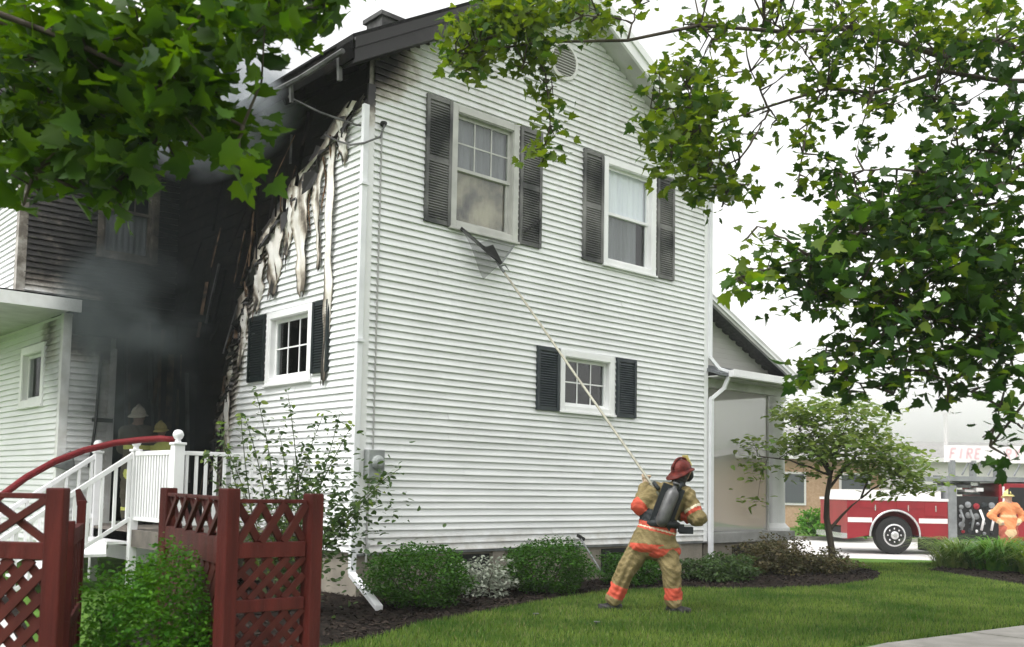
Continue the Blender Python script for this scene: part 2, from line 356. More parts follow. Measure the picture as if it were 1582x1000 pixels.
def swarp(a, b, c):
    t = max(0., 1-(ybound(b)-a)/.75)
    w = t*t
    return a-.04*w*math.sin(b*9), b-.26*w*w+.05*w*math.sin(a*23+b*3), c+.05*w*(1+math.sin(a*31+b*11))+.05*w*math.sin(b*5)**2
boards(sidew, SF, ZB, 6.62, lambda b: (0.07, ybound(b)+.10*math.sin(b*17)+.06*math.sin(b*41)), [shr(SW1)], soot_side, step=.07, warp=swarp)
# charred sheathing planks behind the lost siding
b = ZB
while b < ZE:
    y0 = ybound(b+.1)-.25; s = MB(); y = max(y0, .03)
    if RY-y > .3: s.fbox(SF, y, RY-.01, b+.008, b+.19, .0, .012+random.uniform(0, .012)); s.build('charred_plank', CHAR, sidew)
    b += .2
rearw = wall_sheet('rear_wing_wall', RF, -2.5, 0, 3.94, 7.1, [shr(RW1)], CHAR)
boards(rearw, RF, 3.96, 7.1, lambda b: (-2.42, -.02), [shr(RW1)], soot_rear, step=.12, warp=lambda a, b, c: (a, b+.012*math.sin(a*7+b*13)*smooth01((a+2.2)/1), c+.012*(1+math.sin(a*9+b*19))*smooth01((a+2.2)/.8)))
RLF = frame((-2.5, RY, 0), (0, 1, 0), (-1, 0, 0))
rlw = wall_sheet('rear_wing_side', RLF, 0, 5, 3.94, 7.0, [], TRIM, soot=0.)
boards(rlw, RLF, 3.96, 7.0, lambda b: (.08, 5), [], lambda p: 0.05, step=.6)
MB().box(-2.53, -2.40, RY-.035, RY+.1, 3.94, 7.0).build('corner_trim', TRIM, house, soot=lambda p: .25+.3*smooth01((p[2]-4.5)/1.))
# main corner posts and trim
MB().box(-.03, .085, -.032, .0, ZB-.01, 5.9).box(-.032, -.0305, .0, .085, ZB-.01, 5.9).build('corner_trim', TRIM, house, soot=0.); MB().box(-.03, .085, -.032, .0, 5.9, 6.55).box(-.032, -.0305, .0, .085, 5.9, 6.35).build('corner_trim', TRIM, house, soot=lambda p: .9 if p[2] > 6 else 0.)
MB().box(GW-.085, GW+.03, -.032, .06, ZB-.01, ZE).build('corner_trim', TRIM, house, soot=0.)
for k in range(58):   # vented edge strip beside the downspout
    z = .75+k*.096
    MB().box(-.0335, -.0315, .035, .05, z, z+.03).build('trim_slot', BLACKM, house)
# foundation
fo = MB().box(.04, GW-.04, .03, .3, -.1, ZB).box(.04, .3, .3, RY, -.1, ZB).build('foundation', CONC, house)
for x0 in (2.25, 3.95, 6.2): MB().box(x0, x0+.22, -.01, .03, -.1, ZB-.03).build('pier', CONC, fo)
for x0 in (1.45, 4.5):
    bw = MB().box(x0, x0+.75, .005, .029, .12, .5).build('basement_window', DARK, fo)
MB().box(-.01, GW+.01, -.028, .05, ZB-.035, ZB).build('base_trim', GREY, house)
# roofs
def soot_roof(p): return max(0., 1.25-max(0, p[0]+.2)/2.4 - max(0, -(p[1]))*.0)
OV = .5; OY = .38; YB2 = 9.0
def zs(x): return ZE + PIT*min(x, GW-x)
def slope(name, xa, xb, y0, y1, dz0, dz1, m, soot, n=10):
    V = []; Fc = []; S = []
    for i in range(n+1):
        x = xa+(xb-xa)*i/n
        for (yy, dz) in ((y0, dz0), (y1, dz0), (y1, dz1), (y0, dz1)):
            V.append((x, yy, zs(x)+dz)); S.append(soot(np.array([x, yy, 0])))
    for i in range(n):
        k = i*4
        for j in range(4): Fc.append((k+j, k+(j+1) % 4, k+4+(j+1) % 4, k+4+j))
    Fc += [(0, 3, 2, 1), (n*4, n*4+1, n*4+2, n*4+3)]
    return raw(name, V, Fc, m, house, soot=S)
rf = slope('roof', -OV, APX, -OY, YB2, .18, .36, SHING, soot_roof); slope('roof', APX, GW+OV, -OY, YB2, .18, .36, SHING, lambda p: 0.)
slope('soffit', -OV+.02, APX, -OY+.02, 0.0, .0, .17, SOFF, soot_roof); slope('soffit', APX, GW+OV-.02, -OY+.02, 0.0, .0, .17, SOFF, lambda p: 0.)
slope('rake_board', -OV, APX, -OY-.03, -OY+.018, -.02, .20, TRIM, lambda p: soot_roof(p)*.8); slope('rake_board', APX, GW+OV, -OY-.03, -OY+.018, -.02, .20, TRIM, lambda p: 0.)
slope('rake_trim', -OV, APX, -OY-.06, -OY-.031, .16, .30, TRIM, lambda p: soot_roof(p)); slope('rake_trim', APX, GW+OV, -OY-.06, -OY-.031, .16, .30, TRIM, lambda p: 0.)
MB().box(-OV, 0, 0, YB2, ZE-.02, ZE+.04).build('soffit', CHAR, house)
MB().box(GW, GW+OV, 0.0, YB2, ZE-.02, ZE+.04).build('soffit', SOFF, house, soot=0.)
MB().box(-OV-.03, -OV-.001, -OY-.05, 8, ZE-PIT*OV+.02, ZE-PIT*OV+.26).build('fascia', CHAR, house)
# burnt eave: exposed rafter tails and remains of the gutter
for k in range(9):
    y = .25+k*.55
    MB().bar((-OV+.02, y, ZE-.27), (.05, y, ZE+.06), .05, .13).build('rafter_tail', CHAR, house)
ASH = mat('ash_grey_metal', (.10, .10, .098), .7, (.025, .025, .025), 5, 5)
MB().tube([(-.62, -.35, 6.68), (-.66, .6, 6.62), (-.6, 1.5, 6.70), (-.70, 2.3, 6.50)], .035, 6).build('gutter_remnant', ASH, house)
MB().bar((-.52, -.1, 6.72), (-.50, -.1, 6.42), .05, .05).build('gutter_hanger', ASH, house)
MB().bar((-.60, .95, 6.66), (-.58, .95, 6.42), .05, .04).build('gutter_hanger', ASH, house)
MB().tube([(-.55, 1.1, 6.55), (-.35, .6, 6.25), (-.1, .12, 6.02), (-.04, .02, 6.0)], .014, 5).build('loose_cable', ASH, house)
# rear wing roof and chimney
MB().add([(-2.95, RY-.4, 6.98), (-.5, RY-.4, 6.98), (-.5, RY+2.6, 8.5), (-2.95, RY+2.6, 8.5), (-2.95, RY-.4, 7.14), (-.5, RY-.4, 7.14), (-.5, RY+2.6, 8.68), (-2.95, RY+2.6, 8.68)], [(0, 3, 2, 1), (4, 5, 6, 7), (0, 1, 5, 4), (1, 2, 6, 5), (2, 3, 7, 6), (3, 0, 4, 7)]).build('rear_roof', SHING, house, soot=.6)
MB().add([(-2.95, RY+2.6, 8.5), (2, RY+2.6, 8.5), (2, RY+5.6, 6.98), (-2.95, RY+5.6, 6.98), (-2.95, RY+2.6, 8.68), (2, RY+2.6, 8.68), (2, RY+5.6, 7.14), (-2.95, RY+5.6, 7.14)], [(0, 3, 2, 1), (4, 5, 6, 7), (0, 1, 5, 4), (1, 2, 6, 5), (2, 3, 7, 6), (3, 0, 4, 7)]).build('rear_roof', SHING, house, soot=.3)
MB().box(1.9, 2.35, 2.6, 3.05, 7.6, 9.15).box(1.85, 2.40, 2.55, 3.10, 9.05, 9.12).build('chimney', ASH, house)
# closing walls that the picture does not show (right, back)
MB().box(GW-.02, GW, .1, YB2-.1, .0, ZE).box(.1, GW, YB2-.1, YB2-.08, 0, ZE).box(-2.4, 0, 10.7, 10.8, 0, 7).box(-.02, 0, RY+.02, 10.7, 0, ZE).build('back_wall', TRIM, house, soot=0.)
# windows
def window(fr, h, lab, grid=(3, 2), sashes=2, fill_top=None, fill_bot=None, cm=TRIM, sc=0., split=.5, cw=.10):
    a0, a1, b0, b1 = h; root = bpy.data.objects.new('window', None); COL.objects.link(root); root.parent = house; root['label'] = lab
    MB().fbox(fr, a0, a0+cw, b0, b1, .0, .055).fbox(fr, a1-cw, a1, b0, b1, .0, .055).fbox(fr, a0+cw, a1-cw, b1-cw, b1, .0, .055).fbox(fr, a0+cw, a1-cw, b0, b0+cw*.8, .0, .055).build('casing', cm, root, soot=sc, bevel=.006)
    MB().fbox(fr, a0-.02, a1+.02, b0-.035, b0-.001, .0, .085).build('sill', cm, root, soot=sc, bevel=.006)
    i0, i1, j0, j1 = a0+cw-.001, a1-cw+.001, b0+cw*.8-.001, b1-cw+.001
    MB().fbox(fr, i0-.03, i0+.012, j0, j1, -.12, .04).fbox(fr, i1-.012, i1+.03, j0, j1, -.12, .04).fbox(fr, i0, i1, j1-.012, j1+.03, -.12, .04).fbox(fr, i0, i1, j0-.03, j0+.012, -.12, .04).build('jamb', cm, root, soot=sc)
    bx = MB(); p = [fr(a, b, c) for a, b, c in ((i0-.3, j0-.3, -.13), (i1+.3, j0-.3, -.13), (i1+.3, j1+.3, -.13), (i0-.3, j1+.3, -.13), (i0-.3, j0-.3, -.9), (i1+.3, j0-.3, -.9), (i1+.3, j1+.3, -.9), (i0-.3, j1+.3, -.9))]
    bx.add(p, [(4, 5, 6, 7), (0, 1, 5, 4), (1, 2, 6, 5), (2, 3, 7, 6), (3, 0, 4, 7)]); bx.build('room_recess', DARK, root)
    mid = j0+(j1-j0)*split
    parts = [(j0+.012, mid+.02, -.05, 0), (mid-.02, j1-.012, -.025, 1)] if sashes == 2 else [(j0+.012, j1-.012, -.04, 1)]
    for (q0, q1, c, up) in parts:
        w = .045
        s = MB().fbox(fr, i0+.012, i0+.012+w, q0, q1, c-.03, c).fbox(fr, i1-.012-w, i1-.012, q0, q1, c-.03, c).fbox(fr, i0+.012+w, i1-.012-w, q1-w, q1, c-.03, c).fbox(fr, i0+.012+w, i1-.012-w, q0, q0+w, c-.03, c)
        s.build('sash', cm, root, soot=sc)
        x0, x1, z0, z1 = i0+.012+w, i1-.012-w, q0+w, q1-w
        MB().fbox(fr, x0, x1, z0, z1, c-.018, c-.014).build('pane', GLASS, root)
        if up and grid:
            mb = MB()
            for k in range(1, grid[0]): xx = x0+(x1-x0)*k/grid[0]; mb.fbox(fr, xx-.01, xx+.01, z0, z1, c-.013, c-.004)
            for k in range(1, grid[1]): zz = z0+(z1-z0)*k/grid[1]; mb.fbox(fr, x0, x1, zz-.01, zz+.01, c-.0135, c-.005)
            mb.build('muntin', cm, root, soot=sc)
    for fill, q0, q1, hi_ in ((fill_bot, j0, mid, 1.), (fill_top, mid, j1, 1.)):
        if fill:
            f, frac = fill if isinstance(fill, tuple) else (fill, 1.0); n = 26; V = []; Fc = []; aa, ab = i0+.02, i0+.02+(i1-i0-.04)*frac
            for k in range(n+1):
                a = aa+(ab-aa)*k/n; c = -.10+.016*math.sin(k*1.9)
                V += [fr(a, q0, c), fr(a, q1, c)]
            for k in range(n): Fc.append((2*k, 2*k+2, 2*k+3, 2*k+1))
            raw('curtain', V, Fc, f, root, smooth=True)
    return root
DIRTY = mat('dirty_trim', (.50, .50, .47), .5, (.36, .36, .34), 4, 5, (.35, .75), soot=True)
window(GF, GW1, 'smoke-stained upper window with tan blind and torn screen', (3, 2), 2, CURTG, BLIND, cm=DIRTY)
window(GF, GW2, 'upper window with pale curtain in its top sash', None, 2, CURT, (CURTG, .80))
window(GF, GW3, 'small six-pane ground-floor window between slate shutters', (3, 2), 1)
window(SF, SW1, 'small six-pane window on the melted side wall', (3, 2), 1)
window(RF, RW1, 'burnt window on the sooty rear wing', (3, 2), 2, None, CURTG, cm=DIRTY, sc=.45)
def shutter(fr, a0, a1, b0, b1, m, lab=None):
    s = MB().fbox(fr, a0, a0+.05, b0, b1, .024, .068).fbox(fr, a1-.05, a1, b0, b1, .024, .068).fbox(fr, a0+.05, a1-.05, b1-.06, b1, .024, .06).fbox(fr, a0+.05, a1-.05, b0, b0+.06, .024, .06)
    mid = (b0+b1)/2
    if b1-b0 > 1.2: s.fbox(fr, a0+.05, a1-.05, mid-.04, mid+.04, .024, .06)
    s.fbox(fr, a0+.05, a1-.05, b0+.06, b1-.06, .030, .038)
    b = b0+.07
    while b < b1-.09:
        p = [fr(a, bb, c) for a, bb, c in ((a0+.05, b, .056), (a1-.05, b, .056), (a1-.05, b+.006, .062), (a0+.05, b+.006, .062), (a0+.05, b+.03, .037), (a1-.05, b+.03, .037), (a1-.05, b+.036, .041), (a0+.05, b+.036, .041))]
        s.hexa(p); b += .036
    o = s.build('shutter', m, house)
    if lab: o['label'] = lab
for a0, a1 in ((.89, 1.325), (2.595, 3.03), (3.92, 4.365), (5.69, 6.13)): shutter(GF, a0, a1, 4.94, 6.68, SHUT, 'tall smoke-dusted dark shutter')
for a0, a1 in ((3.0, 3.455), (4.73, 5.19)): shutter(GF, a0, a1, 2.56, 3.50, SHUTC, 'short slate-blue shutter')
for a0, a1 in ((.72, 1.13), (2.47, 2.95)): shutter(SF, a0, a1, 2.89, 3.85, SHUTB, 'short black shutter on the melted wall')
# round gable vent with louvres
vr = MB().lathe((3.46, -.024, 7.93), [(.30, 0), (.30, .03), (.25, .04), (.25, .012), (.02, .010)], 28, (0, -1, 0)).build('gable_vent', TRIM, house, soot=0.1)
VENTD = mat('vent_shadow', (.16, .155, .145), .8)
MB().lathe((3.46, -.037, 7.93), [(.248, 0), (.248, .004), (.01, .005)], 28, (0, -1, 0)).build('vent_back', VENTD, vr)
for k in range(-5, 6):
    z = k*.044; w = math.sqrt(max(.247**2-z*z, .001))
    MB().bar((3.46-w, -.052, 7.93+z), (3.46+w, -.052, 7.93+z), .018, .016).build('louvre', mat('vent_louvre', (.42, .41, .39), .6), vr)
# melted hanging strips of siding
def strip(y, z0, z1, w, seed, c=.045):
    r = random.Random(seed); n = 30; V = []; Fc = []; S = []; ph = r.uniform(0, 6); K = 9
    for i in range(n+1):
        t = i/n; z = z0+(z1-z0)*t; ww = w*(1-.55*t**1.5)*(.88+.16*math.sin(i*.55+ph)); yy = y+.05*math.sin(t*3.4+ph)+.012*math.sin(i*1.1+ph); cc = c+.035*math.sin(t*4+ph)**2+.05*t*(1-t)
        for j in range(K):
            q = j/(K-1)-.5; fold = .013*math.sin(q*13+ph+t*2.2)+.007*math.sin(q*31+ph*2-t*3)+.05*abs(q)*q*math.sin(t*6+ph)
            V.append(SF(yy+ww*q, z-.05*math.sin(q*9+ph)*t, cc+fold)); S.append(min(1., max(0., .02+(.42 if j in (0, K-1) else 0.)*r.uniform(.3, 1)+.42*max(0, math.sin(t*5+ph+q*4))**3+.45*max(0., t-.72)/.28+.5*max(0., .10-t)/.1)))
    for i in range(n):
        for j in range(K-1): k = i*K+j; Fc.append((k, k+1, k+K+1, k+K))
    o = raw('melted_siding', V, Fc, mat('melted_vinyl', (.76, .745, .71), .5, (.64, .61, .56), 5, 6, soot=True), sidew, smooth=True, soot=S)
    md = o.modifiers.new('thick', 'SOLIDIFY'); md.thickness = .004
for i, a in enumerate(((.80, 6.05, 2.75, .26), (1.02, 5.9, 4.3, .20), (1.46, 5.72, 4.0, .50), (1.90, 5.45, 4.6, .30), (2.28, 5.2, 4.1, .58), (2.74, 4.78, 3.92, .44), (.5, 6.25, 5.6, .26), (3.14, 4.1, 3.1, .24), (3.58, 2.95, 1.4, .18))): strip(*a, 30+i)
def burnt_rim():
    r = random.Random(5); V = []; Fc = []; S = []; Z = np.linspace(1.3, 6.35, 90); K = 6
    for i, z in enumerate(Z):
        w0 = .10+.09*math.sin(i*.37)**2+r.uniform(0, .05); w1 = .05+r.uniform(0, .09)+.06*math.sin(i*.21)**2; yb = ybound(z)
        for j in range(K):
            t = j/(K-1); V.append(SF(yb-w0+(w0+w1)*t, z+.05*math.sin(i*.5+t*3), .034+.05*math.sin(t*3.1)*(.6+.5*math.sin(i*.43))+r.uniform(0, .016))); S.append(.08+.85*t**1.3+r.uniform(-.08, .12))
    for i in range(len(Z)-1):
        for j in range(K-1):
            if r.random() < .06+.25*(j == K-2): continue
            k = i*K+j; Fc.append((k, k+1, k+K+1, k+K))
    o = raw('scorched_edge', V, Fc, MAT['melted_vinyl'], sidew, soot=S); o['label'] = 'ragged browned edge of the burnt siding'; md = o.modifiers.new('thick', 'SOLIDIFY'); md.thickness = .006
burnt_rim()
for i in range(16):   # thin dark drips of melted vinyl
    y = .6+i*.16+random.uniform(-.05, .05); zt = 6.15-.0*y; zt = float(np.interp(y, [.35, .95, 1.8, 2.5, 2.95, 3.29], [6.3, 6.0, 5.5, 5.1, 4.5, 4.0]))-random.uniform(0, .25); L_ = random.uniform(.25, 1.1)
    MB().tube([SF(y+.02*math.sin(k*1.3+i), zt-L_*k/6, .06+.02*math.sin(k+i)) for k in range(7)], [.014, .012, .016, .010, .012, .008, .003], 5).build('melted_drip', mat('half_charred_wood', (.015, .012, .010), .9, (.16, .10, .06), 6, 5, spec=.06), sidew, smooth=True)
for i in range(26):   # charred laths, wires and torn shreds hanging in the burnt corner and under the eave
    y = random.uniform(1.2, 5.4); z = random.uniform(max(2.0, float(np.interp(y, [1.2, 2.5, 3.5, 5.4], [6.1, 5.4, 3.6, 2.0]))), 6.7); L_ = random.uniform(.3, 1.1); t = random.uniform(-.5, .5)
    MB().bar(SF(y, z, .05), SF(y+t*L_*.6, z-L_, .05+random.uniform(.02, .25)), random.uniform(.015, .07), .012).build('hanging_debris', random.choice((CHAR, CHAR, ASH, mat('half_charred_wood', (.015, .012, .010), .9, (.16, .10, .06), 6, 5, spec=.06))), sidew)
for i in range(9):
    x = random.uniform(-1.25, -.1); MB().bar((x, 4.70, random.uniform(3.2, 3.9)), (x+random.uniform(-.15, .15), 4.6, random.uniform(1.6, 2.8)), random.uniform(.03, .09), .03).build('hanging_debris', random.choice((CHAR, ASH, MAT['half_charred_wood'])), house)
for i in range(14):
    z = 1.2+i*.36; y = ybound(z)+random.uniform(.05, .5)
    MB().bar(SF(y, z, .04), SF(y+random.uniform(-.15, .15), z-random.uniform(.25, .6), .09), random.uniform(.02, .06), .012).build('charred_splinter', mat('half_charred_wood', (.015, .012, .010), .9, (.16, .10, .06), 6, 5, spec=0.06), sidew)
# downspouts
def pipe(name, pts, w, m, lab=None):
    s = MB()
    for p, q in zip(pts[:-1], pts[1:]): s.bar(p, q, w, w*.75, up=(0, 1, 0) if abs(np.asarray(q)[0]-np.asarray(p)[0])+abs(np.asarray(q)[1]-np.asarray(p)[1]) < .02 else (0, 0, 1))
    for p in pts[1:-1]: s.ball(p, w*.52, 8)
    o = s.build(name, m, house, bevel=.008)
    if lab: o['label'] = lab
    return o
pipe('downspout', [(-.075, -.05, 6.25), (-.075, -.05, .32), (-.50, -1.28, .06)], .085, DTRIM, 'white downspout on the front corner with ground extension')
for z in (1.2, 3.2, 5.2): MB().box(-.13, -.02, -.105, -.005, z, z+.04).build('pipe_strap', DTRIM, house)
pipe('downspout', [(7.35, -.30, 3.42), (7.32, -.22, 3.22), (7.14, -.08, 3.02), (7.14, -.08, .28), (7.20, -.35, .10)], .085, DTRIM, 'white downspout from the porch gutter')
pipe('downspout', [(GW+.06, -.05, 6.7), (GW+.06, -.05, 3.75), (7.26, -.16, 3.55), (7.36, -.28, 3.50)], .075, DTRIM)
# electric meter, conduit and service cable
mb_ = MB().box(.06, .30, -.15, -.026, 1.50, 1.86).lathe((.18, -.15, 1.70), [(.09, 0), (.09, .05), (.05, .08)], 14, (0, -1, 0)).build('meter_box', mat('meter_grey', (.27, .29, .28), .5, (.19, .20, .20), 6, 4), house, bevel=.01); mb_['label'] = 'grey electric meter box on the wall'
MB().tube([(.19, -.035, 1.86), (.19, -.035, 6.0)], .011, 6).tube([(.14, -.04, 1.5), (.13, -.04, .45)], .014, 6).build('conduit', mat('cable_grey', (.34, .34, .33), .6), house)
MB().lathe((.19, -.03, 6.06), [(.03, 0), (.045, .03), (.03, .07), (.02, .09)], 10, (0, -1, 0)).build('insulator', BLACKM, house)
MB().tube([(.19, -.10, 6.05), (.10, -.14, 5.85), (-.12, -.12, 5.72), (-.16, .15, 5.75), (-.12, .55, 5.92), (-.06, .95, 6.12)], .013, 6).build('service_cable', mat('cable_dark', (.10, .10, .10), .6), house)
# porch on the right
PS = MB().box(7.10, 9.85, -.03, 5.2, .52, .70).build('porch_floor', mat('porch_grey', (.30, .30, .29), .8, (.22, .22, .21), 4, 5), house, bevel=.01)
MB().box(7.12, 9.75, .06, .25, -.1, .52).box(9.55, 9.75, .25, 5.0, -.1, .52).build('porch_foundation', CONC, house)
MB().box(7.95, 8.75, .03, .059, .08, .46).build('porch_vent', DARK, house)
cl = MB().lathe((9.60, .22, .70), [(.25, 0), (.25, .05), (.21, .09), (.165, .14), (.162, .9), (.15, 2.0), (.135, 2.42), (.17, 2.47), (.19, 2.52), (.19, 2.56)], 24).build('porch_column', mat('column_paint', (.82, .82, .83), .5, (.74, .74, .75), 3, 5), house, smooth=False)
MB().lathe((9.52, 4.7, .70), [(.20, 0), (.20, .05), (.17, .09), (.125, .14), (.122, .9), (.11, 2.0), (.098, 2.42), (.13, 2.47), (.15, 2.56)], 20).build('porch_column', MAT['column_paint'], house)
MB().box(7.1, 9.72, .10, .34, 3.26, 3.44).box(9.40, 9.64, .34, 5.0, 3.26, 3.44).build('porch_beam', SOFF, house, soot=0.)
MB().box(7.1, 9.9, .34, 5.0, 3.445, 3.47).box(7.1, 9.9, -.24, .099, 3.40, 3.42).build('porch_ceiling', SOFF, house, soot=0.)
MB().box(7.12, 9.28, .20, .205, .72, 3.26).build('porch_screen', screen_mat('insect_screen', (.42, .41, .39), .52), house)
MB().box(9.26, 9.30, .18, .23, .70, 3.26).build('screen_frame', SOFF, house, soot=0.)
MB().box(7.1, 7.6, 3.4, 3.42, .7, 3.4).box(7.6, 9.3, 3.4, 3.42, .7, 1.5).build('porch_back_wall', TRIM, house, soot=0.)
MB().add([(7.08, .46, 3.72), (9.9, .46, 3.72), (10.02, -.32, 3.46), (7.08, -.32, 3.46), (7.08, .46, 3.66), (9.9, .46, 3.66), (10.02, -.32, 3.41), (7.08, -.32, 3.41)], [(0, 3, 2, 1), (4, 5, 6, 7), (0, 1, 5, 4), (1, 2, 6, 5), (2, 3, 7, 6), (3, 0, 4, 7)]).build('porch_apron_roof', SHINGL, house)
pg = MB().add([(7.08, .45, 3.66), (9.85, .45, 3.66), (7.08, .45, 4.86)], [(0, 1, 2)]).build('porch_gable', SOFF, house, soot=0.)
b = 3.70
while b < 4.75:
    MB().fbox(frame((7.08, .45, 0), (1, 0, 0), (0, -1, 0)), 0, max(.05, (4.86-b)/1.2*2.77-.12), b, b+.09, .002, .014).build('siding_board', mat('porch_siding', (.45, .44, .42), .6, rand=.04), pg); b += E_
def shed(y0, y1, d0, d1, name, m): return MB().add([(7.08, y0, 4.90+d0), (10.05, y0, 3.60+d0), (10.05, y1, 3.60+d0), (7.08, y1, 4.90+d0), (7.08, y0, 4.90+d1), (10.05, y0, 3.60+d1), (10.05, y1, 3.60+d1), (7.08, y1, 4.90+d1)], [(0, 3, 2, 1), (4, 5, 6, 7), (0, 1, 5, 4), (1, 2, 6, 5), (2, 3, 7, 6), (3, 0, 4, 7)]).build(name, m, house, soot=0.)
shed(.10, 5.2, .02, .12, 'porch_roof', SHING); shed(.04, .098, -.06, .13, 'porch_rake', SOFF); shed(.015, .039, .0, .045, 'porch_rake_trim', TRIM)
gt = MB().box(7.30, 10.02, -.44, -.325, 3.40, 3.415).box(7.30, 10.02, -.44, -.425, 3.415, 3.53).box(7.30, 7.315, -.424, -.325, 3.415, 3.52).box(10.005, 10.02, -.424, -.325, 3.415, 3.52).build('porch_gutter', WRAIL, house, bevel=.005)
# ground-floor addition by the entrance
AX0, AX1, AY = -2.14, -1.40, 4.6
AF = frame((0, AY, 0), (1, 0, 0), (0, -1, 0)); ALF = frame((AX0, AY, 0), (0, 1, 0), (-1, 0, 0))
aw = wall_sheet('addition_front', AF, AX0, AX1, .4, 3.85, [], TRIM, soot=0.2)
boards(aw, AF, .5, 3.8, lambda b: (AX0+.09, AX1-.07), [], lambda p: max(0., .55*smooth01((p[2]-3.0)/.5)+.15*smooth01((p[0]+1.75)/.35)), step=.1)
AW1 = (.75, 1.95, 2.55, 3.50)
al = wall_sheet('addition_side', ALF, 0, 4.5, .4, 3.85, [shr(AW1)], TRIM, soot=0.)
boards(al, ALF, .5, 3.8, lambda b: (.09, 4.5), [shr(AW1)], lambda p: max(0., .5-abs(p[1]-5.25)*1.2-max(0, 3.25-p[2])*1.2), step=.25)
window(ALF, AW1, 'narrow window on the white side addition', None, 1, None, None, cw=.12)
MB().box(AX0-.03, AX0+.09, AY-.03, AY+.09, .4, 3.85).box(AX1-.08, AX1+.02, AY-.03, AY+.6, .4, 3.4).build('corner_trim', TRIM, house, soot=.08)
MB().box(-4.6, AX0-.0, AY-.28, 9.2, 3.86, 3.93).build('addition_soffit', SOFF, house, soot=0.)
MB().box(-4.62, AX0+.12, AY-.32, AY-.281, 3.84, 4.02).build('addition_fascia', TRIM, house, soot=.05)
MB().box(-4.6, -.02, AY-.27, RY-.03, 3.94, 4.05).build('addition_roof', CHAR, house)
MB().box(AX0+.1, AX1+.1, AY-.25, AY-.031, 3.55, 3.86).build('scorched_fascia', CHAR, house)
MB().box(-4.5, -4.4, 4.5, 4.6, 0, 3.86).build('addition_post', TRIM, house, soot=0.)
MB().tube([(-1.62, AY-.06, 3.3), (-1.66, AY-.06, 2.2), (-1.72, AY-.06, 1.6)], .022, 6).build('loose_conduit', ASH, house)
MB().box(-1.70, AX1, AY-.05, AY-.026, 2.28, 2.34).build('hanging_trim', ASH, house)
MB().box(-1.32, -.02, 4.75, 4.8, .8, 3.9).build('entrance_recess', CHAR, house)
MB().box(-.6, -.52, 4.5, 4.56, .8, 3.4).build('charred_stud', MAT['half_charred_wood'], house)
MB().bar((-.34, 4.2, 1.4), (-.42, 4.25, 3.1), .06, .04).build('charred_stud', ASH, house)
hood = MB(); hood.add([AF(a, b, c) for a, b, c in ((-2.30, 1.66, .05), (-1.98, 1.86, .05), (-1.95, 1.62, .05), (-2.02, 1.56, .05), (-2.34, 1.60, .30), (-2.02, 1.74, .30), (-1.98, 1.58, .28), (-2.04, 1.53, .28))], [(0, 3, 2, 1), (4, 5, 6, 7), (0, 1, 5, 4), (1, 2, 6, 5), (2, 3, 7, 6), (3, 0, 4, 7)])
hood.build('hooded_box', GREY, house, bevel=.02)
# ------------------------------------------------------------------ foliage helpers
MAPLE = [(0, 0), (.16, -.07), (.27, .0), (.50, .06), (.42, .20), (.56, .42), (.37, .40), (.30, .46), (.26, .64), (.15, .60), (.12, .78), (0, 1.0)]
def leaf_base(pts, fold=.12):
    o = [(x, y) for x, y in pts] + [(-x, y) for x, y in reversed(pts[1:-1])]
    V = [(0, .34, 0.)] + [(x, y-.0, fold*abs(x)-.25*(y-.3)**2*.6) for x, y in o]; n = len(o)
    return np.array(V, float), np.array([(0, i+1, (i+1) % n+1) for i in range(n)])
LB_M = leaf_base(MAPLE, .24)
LB_O = leaf_base([(0, 0), (.20, .15), (.27, .45), (.16, .8), (0, 1.0)], .25)
LB_T = (np.array([(0, 0, 0), (.3, .45, .08), (0, 1.0, -.05), (-.3, .45, .08)]), np.array([(0, 1, 2), (0, 2, 3)]))
LB_LONG = leaf_base([(0, 0), (.09, .2), (.10, .5), (.05, .8), (0, 1.0)], .3)
def rots(n, tilt=1.0, hang=.0):
    """leaf frames: x across, y along the leaf, z its normal"""
    az = RNG.uniform(0, 2*np.pi, n); t = np.abs(RNG.normal(0, .55*tilt, n)); ta = RNG.uniform(0, 2*np.pi, n)
    nz = np.stack([np.sin(t)*np.cos(ta), np.sin(t)*np.sin(ta), np.cos(t)], 1)
    y = np.stack([np.cos(az), np.sin(az), -np.abs(RNG.normal(hang, .35, n))], 1)
    y -= nz*(y*nz).sum(1)[:, None]; y /= np.linalg.norm(y, axis=1)[:, None]; x = np.cross(y, nz)
    return np.stack([x, y, nz], 2)
def leaves(name, pos, size, base, m, parent=None, tilt=1.0, hang=.3, kind='stuff', mats=None, midx=None, sizes=None):
    V0, F0 = base; n = len(pos); M = rots(n, tilt, hang)
    s = sizes if sizes is not None else size*RNG.uniform(.7, 1.2, n)
    V = np.einsum('nij,kj->nki', M, V0)*s[:, None, None] + pos[:, None, :]
    Fc = (F0[None]+(np.arange(n)*len(V0))[:, None, None]).reshape(-1, 3)
    mi = np.repeat(midx, len(F0)) if midx is not None else None
    return raw(name, V.reshape(-1, 3), Fc, m, parent, True, None, kind, mats, mi)
def leaf_objs(pos, size, base, ms, pick, parent, tilt=1., hang=.3):
    V0, F0 = base; mes = []
    for m in ms:
        me = bpy.data.meshes.new('leaf'); me.from_pydata([tuple(v) for v in V0], [], [tuple(f) for f in F0.tolist()]); me.materials.append(m); me.polygons.foreach_set('use_smooth', np.ones(len(me.polygons), bool)); mes.append(me)
    M = rots(len(pos), tilt, hang); rl = rootloc(parent)
    for p, mm, k in zip(pos, M, pick):
        o = bpy.data.objects.new('leaf', mes[int(k)]); COL.objects.link(o); o.parent = parent; s = size*random.uniform(.7, 1.2)
        o.matrix_local = Matrix([list(mm[i]*s)+[float(p[i]-rl[i])] for i in range(3)]+[[0, 0, 0, 1]])
